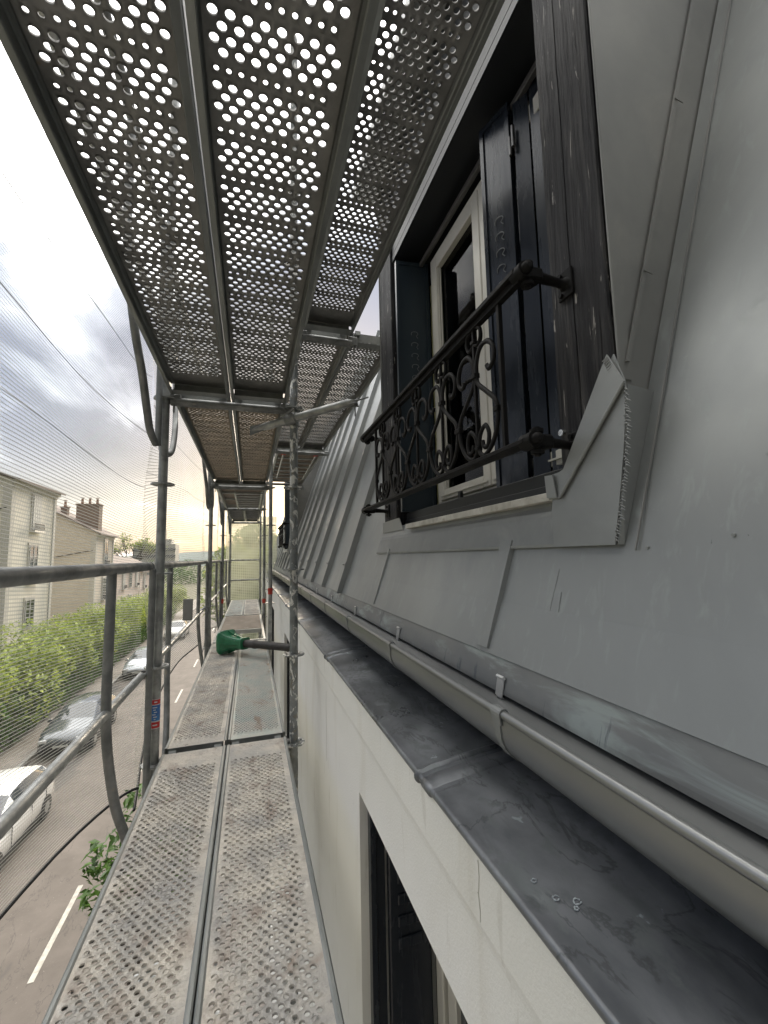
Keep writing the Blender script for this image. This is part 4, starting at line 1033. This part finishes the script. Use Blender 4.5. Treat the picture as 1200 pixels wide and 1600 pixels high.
for k, (src, y) in enumerate(((tr0, 28), (tr1, 33), (tr2, 38.5), (tr0, 45), (tr1, 53), (tr2, 62))):
    copy_tree(src, (-10.5 + .3 * (k % 2), y, GZ), labs[k]).rotation_euler = (0, 0, k * 1.3)
hd_ = MB()
bl = [((-9.3, y, GZ + 1.2), (.55, .9, 1.1)) for y in [10 + i * 1.5 for i in range(34)]]
hg = thing('hedge', 'long dark clipped hedge behind the parked cars', 'hedge', (0, 0, 0)); leaf_cloud('foliage', leaf_b, hg, bl, 15000, .11, 9)
st_ = MB()
for y in [10 + i * 1.5 for i in range(34)]: st_.tube([(-9.3, y, GZ), (-9.25, y + .1, GZ + 1.5)], [.04, .015], 5)
st_.build('stem', bark, hg)
nt_ = thing('street_tree', 'small young tree with glossy green leaves just below the walkway', 'tree', (-1.02, 5.15, GZ + .12)); rnd = random.Random(5)
b = MB(); b.tube([(0, 0, 0), (.02, 0, 1.8), (0, .02, 3.1), (.0, .0, 4.2)], [.05, .04, .03, .012], 8); bl = []
tips = [(-.42, .62, 4.12), (-.34, .30, 4.02), (-.16, .95, 4.45), (-.1, .3, 4.2), (.2, .4, 4.0), (.25, .8, 4.1), (.05, 1.2, 4.62), (-.25, .75, 3.85)]
for c in tips: b.tube([(0, 0, 2.9), (c[0] * .4, c[1] * .4, 3.4), c], [.02, .012, .004], 6); bl.append((c, (.26, .26, .24)))
b.build('trunk', bark, nt_); leaf_cloud('crown', leaf_b, nt_, bl, 900, .062, 6)
for k_, (x_, y_, h_, lb_) in enumerate(((-.1, 19.5, 10.5, 'tall green tree right behind the end netting'), (.75, 23.5, 11.5, 'second tall green tree behind the end netting, farther off'))):
    tree((x_, y_, GZ + .12), h_, 2.0, 20 + k_, lb_, 'tall trees beyond the end of the scaffold', leaf_a, 5200, .16)
# bare far tree
bt = thing('tree', 'large sparse spring tree on the skyline between the houses and the first upright', 'tree', (-27, 112, GZ)); rnd = random.Random(12); b = MB(); ends = []
def grow(p, dr, l, r, dep):
    q = p + dr * l; b.tube([p, (p + q) / 2 + Vector((rnd.uniform(-.1, .1), 0, 0)) * l, q], [r, r * .85, r * .65], 5, False)
    if dep == 0: ends.append(q); return
    for _ in range(3): grow(q, (dr + Vector((rnd.uniform(-.8, .8), rnd.uniform(-.8, .8), rnd.uniform(-.1, .5)))).normalized(), l * rnd.uniform(.62, .85), r * .6, dep - 1)
grow(Vector((0, 0, 0)), Vector((0, 0, 1)), 4.2, .45, 5); b.build('trunk', bark, bt)
leaf_cloud('crown', leaf_a, bt, [(tuple(e_), (.9, .9, .7)) for e_ in ends], 1500, .28, 3)
wd = []
for k in range(26): wd.append(((-40 + k * 3.4 + 2 * math.sin(k * 3), 170 + 20 * math.sin(k * 2.1), GZ + 2.0 + 2 * math.sin(k * 1.3)), (4, 4, 4)))
wo_ = leaf_cloud('far_wood', leaf_b, None, wd, 9000, .6, 8); tag(wo_, 'band of trees along the horizon at the end of the street', 'trees', kind='stuff')

# houses across the street
shut_m = mat('pale_shutter_paint', (.50, .50, .47), (.44, .44, .41), .7, 0, 4)
tile_m = mat('clay_roof_tiles', (.25, .20, .17), (.20, .165, .145), .9, 0, 3, stretch=(1, 6, 1), bump=1, bscale=8)
def far_house(name, label, x, y0, y1, ze, depth, wallm, wins, rise=2.2, quoins=True, side_line=True, hip=False, chim=None):
    t = thing(name, label, 'house', (x, y0, GZ)); H = ze - GZ; W = y1 - y0
    b = MB(); b.box(-depth, 0, 0, W, 0, H); 
    b.add([(-depth, 0, H), (0, 0, H), (-depth / 2, 0, H + rise)], [(0, 1, 2)]) ; b.add([(-depth, W, H), (0, W, H), (-depth / 2, W, H + rise)], [(0, 2, 1)])
    b.build('wall', wallm, t)
    r = MB(); o_ = .55
    for s in (0, 1):
        x0, x1 = (o_, -depth / 2) if s == 0 else (-depth - o_, -depth / 2); zz0 = H - o_ * rise / (depth / 2) + .05
        r.slab([(x0, -.25, zz0), (x0, W + .25, zz0), (x1, W + .25, H + rise + .05), (x1, -.25, H + rise + .05)], .14, (0, 0, 1))
    rf = r.build('roof', tile_m, t)
    tr_ = MB(); tr_.box(.003, .28, -.1, W + .1, H - .30, H - .02); tr_.box(.003, .12, -.05, W + .05, H - .48, H - .31); tr_.box(.003, .08, 0, W, H - 4.0, H - 3.85) if False else None
    if quoins:
        for yy in (0, W - .45): tr_.box(.003, .05, yy, yy + .45, 0, H - .5)
        tr_.box(-.45, .05, -.05, -.003, 0, H - .5)
    tr_.build('trim', mat('pale_stone_trim', (.60, .57, .50), (.55, .52, .46), .9, 0, 2), t)
    dp = MB(); dp.tube([(.12, W - .65, H - .5), (.12, W - .65, .2)], .05, 8); dp.build('downpipe', shut_m, t)
    if side_line:
        cbl = MB(); cbl.tube([(-depth * .7, -.03, H - 3.4), (-depth * .3, -.04, H - 2.6), (-.2, -.03, H - 1.9)], .035, 6); cbl.build('wall_cable', iron, t)
    for (wy, wz, ww, wh, kind) in wins:
        f = MB(); f.box(.003, .07, wy - ww / 2 - .16, wy + ww / 2 + .16, wz - wh / 2 - .12, wz + wh / 2 + .2)
        fo = f.build('window', mat('pale_stone_trim', (.6, .57, .5)), t)
        p = MB(); p.box(.07, .09, wy - ww / 2, wy + ww / 2, wz - wh / 2, wz + wh / 2)
        if kind == 's':
            p.build('pane', shut_m, fo); q = MB()
            for k in range(4): q.box(.09, .12, wy - ww / 2 + ww * k / 4 + .02, wy - ww / 2 + ww * (k + 1) / 4 - .02, wz - wh / 2, wz + wh / 2)
            q.build('shutter', shut_m, fo)
        else:
            p.build('pane', darkglass, fo); q = MB()
            for k in (0, .5, 1): q.box(.09, .12, wy - ww / 2 + ww * k - .035, wy - ww / 2 + ww * k + .035, wz - wh / 2, wz + wh / 2)
            for k in (.02, .35, .68, .98): q.box(.09, .11, wy - ww / 2, wy + ww / 2, wz - wh / 2 + wh * k - .02, wz - wh / 2 + wh * k + .02)
            q.build('sash', shut_m, fo)
        if kind != 'n':
            q = MB(); zb2 = wz - wh / 2
            q.tube([(.30, wy - ww / 2 - .1, zb2 + .45), (.30, wy + ww / 2 + .1, zb2 + .45)], .025, 6); q.tube([(.30, wy - ww / 2 - .1, zb2 + .02), (.30, wy + ww / 2 + .1, zb2 + .02)], .025, 6)
            n_ = 8
            for k in range(n_ + 1): yy = wy - ww / 2 - .1 + (ww + .2) * k / n_; q.tube([(.30, yy, zb2), (.31, yy + .05, zb2 + .22), (.30, yy, zb2 + .45)], .018, 5)
            q.build('balcony_rail', iron, fo)
            q = MB(); q.box(.071, .36, wy - ww / 2 - .2, wy + ww / 2 + .2, zb2 - .16, zb2 - .04); q.build('sill', white_f, fo)
    for c in (chim or []):
        cx, cy, cz0, cw, cd, ch, pots = c
        q = MB(); q.box(cx - cw / 2, cx + cw / 2, cy - cd / 2, cy + cd / 2, cz0, cz0 + ch); q.box(cx - cw / 2 - .08, cx + cw / 2 + .08, cy - cd / 2 - .08, cy + cd / 2 + .08, cz0 + ch, cz0 + ch + .12)
        co = q.build('chimney', mat('old_brick', (.27, .20, .15), (.20, .15, .12), .95, 0, 3, stretch=(1, 1, 4)), rf)
        for k in range(pots):
            q = MB(); px_ = cx - cw / 2 + cw * (k + .5) / pots; q.tube([(px_, cy, cz0 + ch + .1), (px_, cy, cz0 + ch + .75)], [.16, .12], 8); q.disc((px_, cy, cz0 + ch + .85), .19, .05, 8); q.build('chimney_pot', mat('terracotta', (.34, .2, .13)), rf)
    return t
cream = mat('cream_stucco', (.74, .70, .60), (.68, .64, .55), .9, 0, 1.0)
beige = mat('beige_gable_render', (.66, .59, .49), (.61, .54, .45), .9, 0, .5, spots=[((.56, .49, .41), .5, .6, (1, 1, 1), .2)])
pink = mat('pinkish_stucco', (.62, .52, .45), (.57, .48, .42), .9, 0, .5)
D1 = -15.0
far_house('apartment_house', 'tall cream house at the left edge with shuttered windows and iron balconies', D1, 33.6, 40.3, 5.6, 11, cream,
          [(3.4, 3.65 - GZ, 1.2, 2.5, 's'), (3.3, .05 - GZ, 1.15, 2.5, 'w'), (3.2, -3.5 - GZ, 1.2, 1.9, 'n')], rise=1.9)
far_house('gabled_house', 'beige house with a blank gable wall and a big brick chimney with three pots', -16.0, 53.3, 59.6, 3.2, 12.5, beige,
          [(3.4, 1.2 - GZ, 1.2, 3.0, 'w'), (3.3, -3.0 - GZ, 1.2, 2.4, 'w')], rise=3.5, chim=[(-1.35, 2.0, 3.1 - GZ, 2.2, 1.2, 3.3, 3), (-3.7, 2.0, 4.4 - GZ, .6, .6, 1.7, 1)])
far_house('low_house', 'low pinkish terraced house beyond the chimney house', -16.6, 64, 76, -.9, 9, pink, [(3, -2.6 - GZ, 1.1, 2.2, 's'), (6.5, -2.6 - GZ, 1.1, 2.2, 'n'), (3, -5.6 - GZ, 1.1, 1.5, 'n'), (6.5, -5.6 - GZ, 1.1, 1.5, 'n'), (10, -2.6 - GZ, 1.1, 2.2, 's')], rise=2.2, quoins=False)
far_house('low_house', 'small rose house farthest along the street', -16.8, 77, 90, -1.6, 9, pink, [(3, -3.4 - GZ, 1.1, 2.0, 's'), (8, -3.4 - GZ, 1.1, 2.0, 'n')], rise=2.2, quoins=False)
ab = thing('apartment_block', 'distant pale flat-roofed apartment block on the skyline', 'building', (-44, 235, GZ))
b = MB(); b.box(-9, 9, -6, 6, 0, 15.5); b.build('wall', mat('pale_concrete', (.55, .53, .48)), ab)
for k in range(4): b = MB(); b.box(-9.2, 9.2, -6.3, -6.02, 2.5 + k * 3.2, 3.9 + k * 3.2); b.build('window_band', mat('greyish_glass', (.2, .21, .22)), ab)
b = MB(); b.box(2, 7, -4, 4, 15.5, 18); b.tube([(4, 0, 18), (4, 0, 23)], .12, 6); b.build('roof_hut', mat('pale_concrete', (.5, .5, .5)), ab)

# ---------------- cars
tyre = mat('tyre_rubber', (.02, .02, .02), None, .8)
def car(loc, paint, label, rz=0):
    t = thing('parked_car', label, 'car', loc, 'cars parked along the kerb', rz)
    # stations along y (front at -y): y, half width, z sill, z belt, z roof, half roof width
    S = [(-2.15, .62, .42, .60, .62, .45), (-2.05, .78, .28, .74, .77, .58), (-1.6, .88, .22, .86, .90, .66), (-.95, .90, .20, .94, 1.00, .66), (-.85, .90, .20, .95, 1.04, .66), (-.15, .91, .20, .98, 1.44, .60), (.3, .91, .20, .99, 1.50, .60), (1.1, .91, .20, 1.00, 1.47, .60), (1.75, .89, .22, 1.01, 1.36, .58), (2.02, .84, .30, .98, 1.05, .60), (2.12, .76, .42, .90, .93, .56)]
    R_ = []
    for y, w_, zs, zb_, zr, rw in S: R_.append([(-w_ * .9, y, zs), (-w_, y, zs + .12), (-w_, y, (zs + zb_) / 2 + .05), (-w_ * .97, y, zb_), (-rw, y, zr - .03), (-rw * .8, y, zr), (0, y, zr + .02), (rw * .8, y, zr), (rw, y, zr - .03), (w_ * .97, y, zb_), (w_, y, (zs + zb_) / 2 + .05), (w_, y, zs + .12), (w_ * .9, y, zs)])
    n = len(R_[0]); vs = [v for r in R_ for v in r]; body = []; win = []
    for i in range(len(S) - 1):
        for j in range(n - 1):
            f = (i * n + j, i * n + j + 1, (i + 1) * n + j + 1, (i + 1) * n + j)
            glz = (j in (3, 8) and 4 <= i <= 7 and i != 4) or (i == 4 and j in (4, 5, 6, 7)) or (i == 8 and j in (4, 5, 6, 7))
            (win if glz else body).append(f)
    b = MB(); b.add(vs, body, True); b.add(R_[0], [tuple(range(n))]); b.add(R_[-1], [tuple(range(n))[::-1]]); b.build('body', paint, t)
    b = MB(); b.add(vs, win, True); b.build('windows', darkglass, t)
    p = MB()
    for x in (-.90, .90):
        p.box(x - .012, x + .012, -.17, -.09, 1.0, 1.36) ; p.box(x * .93 - .02, x * .93 + .02, .52, .60, .99, 1.40)
    mm_ = MB()
    for s in (-1, 1): mm_.cbox(s * .93 - .07, s * .93 + .07, -.72, -.60, .96, 1.08, .02)
    mm_.build('mirror', paint, t)
    q = MB(); q.cbox(-.55, .55, -2.165, -2.06, .40, .52, .015); q.cbox(-.36, .36, -2.12, -2.03, .58, .68, .01); q.build('grille', tyre, t)
    q = MB(); q.cbox(-.26, .26, -2.175, -2.166, .42, .50, .003); q.build('number_plate', mat('blank_plate', (.6, .6, .56), None, .4), t)
    q = MB()
    for s in (-1, 1):
        for yy in (-.62, .42, 1.30): q.box(s * .905 - .006, s * .905 + .006, yy - .005, yy + .005, .36, .93)
        q.box(s * .90 - .016, s * .90 + .016, -1.0, 1.0, .24, .36)
    q.build('door_seam', tyre, t)
    for y in (-1.35, 1.32):
        for s in (-1, 1):
            q = MB(); q.tube([(s * .74, y, .32), (s * .925, y, .32)], .32, 20); q.tube([(s * .925, y, .32), (s * .935, y, .32)], [.30, .21], 20); wh = q.build('wheel', tyre, t)
            q = MB(); q.tube([(s * .93, y, .32), (s * .945, y, .32)], [.20, .06], 10); q.build('rim', alu, wh)
    for s in (-1, 1):
        q = MB(); q.cbox(s * .62 - .14, s * .62 + .14, -2.13, -2.02, .60, .73, .02); q.build('headlight', mat('lamp_glass', (.7, .7, .7), None, .1), t)
        q = MB(); q.cbox(s * .70 - .09, s * .70 + .09, 1.98, 2.09, .72, .92, .02); q.build('tail_light', mat('red_lamp', (.4, .02, .02), None, .2), t)
    return t
wp = mat('white_car_paint', (.78, .77, .74), (.76, .75, .72), .15, 0, 1, coat=.6)
gp_ = mat('grey_car_paint', (.34, .36, .38), (.33, .35, .37), .18, .3, 1, coat=.6)
dp_ = mat('dark_car_paint', (.10, .11, .12), (.09, .10, .11), .2, .3, 1, coat=.6)
yp_ = mat('yellow_paint', (.65, .50, .05), None, .4)
car((-6.6, 14.5, GZ + .004), wp, 'white parked car nearest, at the left edge under the mid rail')
car((-6.9, 22.3, GZ + .004), dp_, 'dark grey parked car behind the bent rail leg')
car((-6.8, 33.4, GZ + .004), gp_, 'grey parked car farther up the street')
car((-6.8, 47, GZ + .004), wp, 'small far white parked car at the end of the row')
car((-11.9, 20.3, GZ + .05), yp_, 'yellow car standing among the trees behind the hedge', PI / 2)
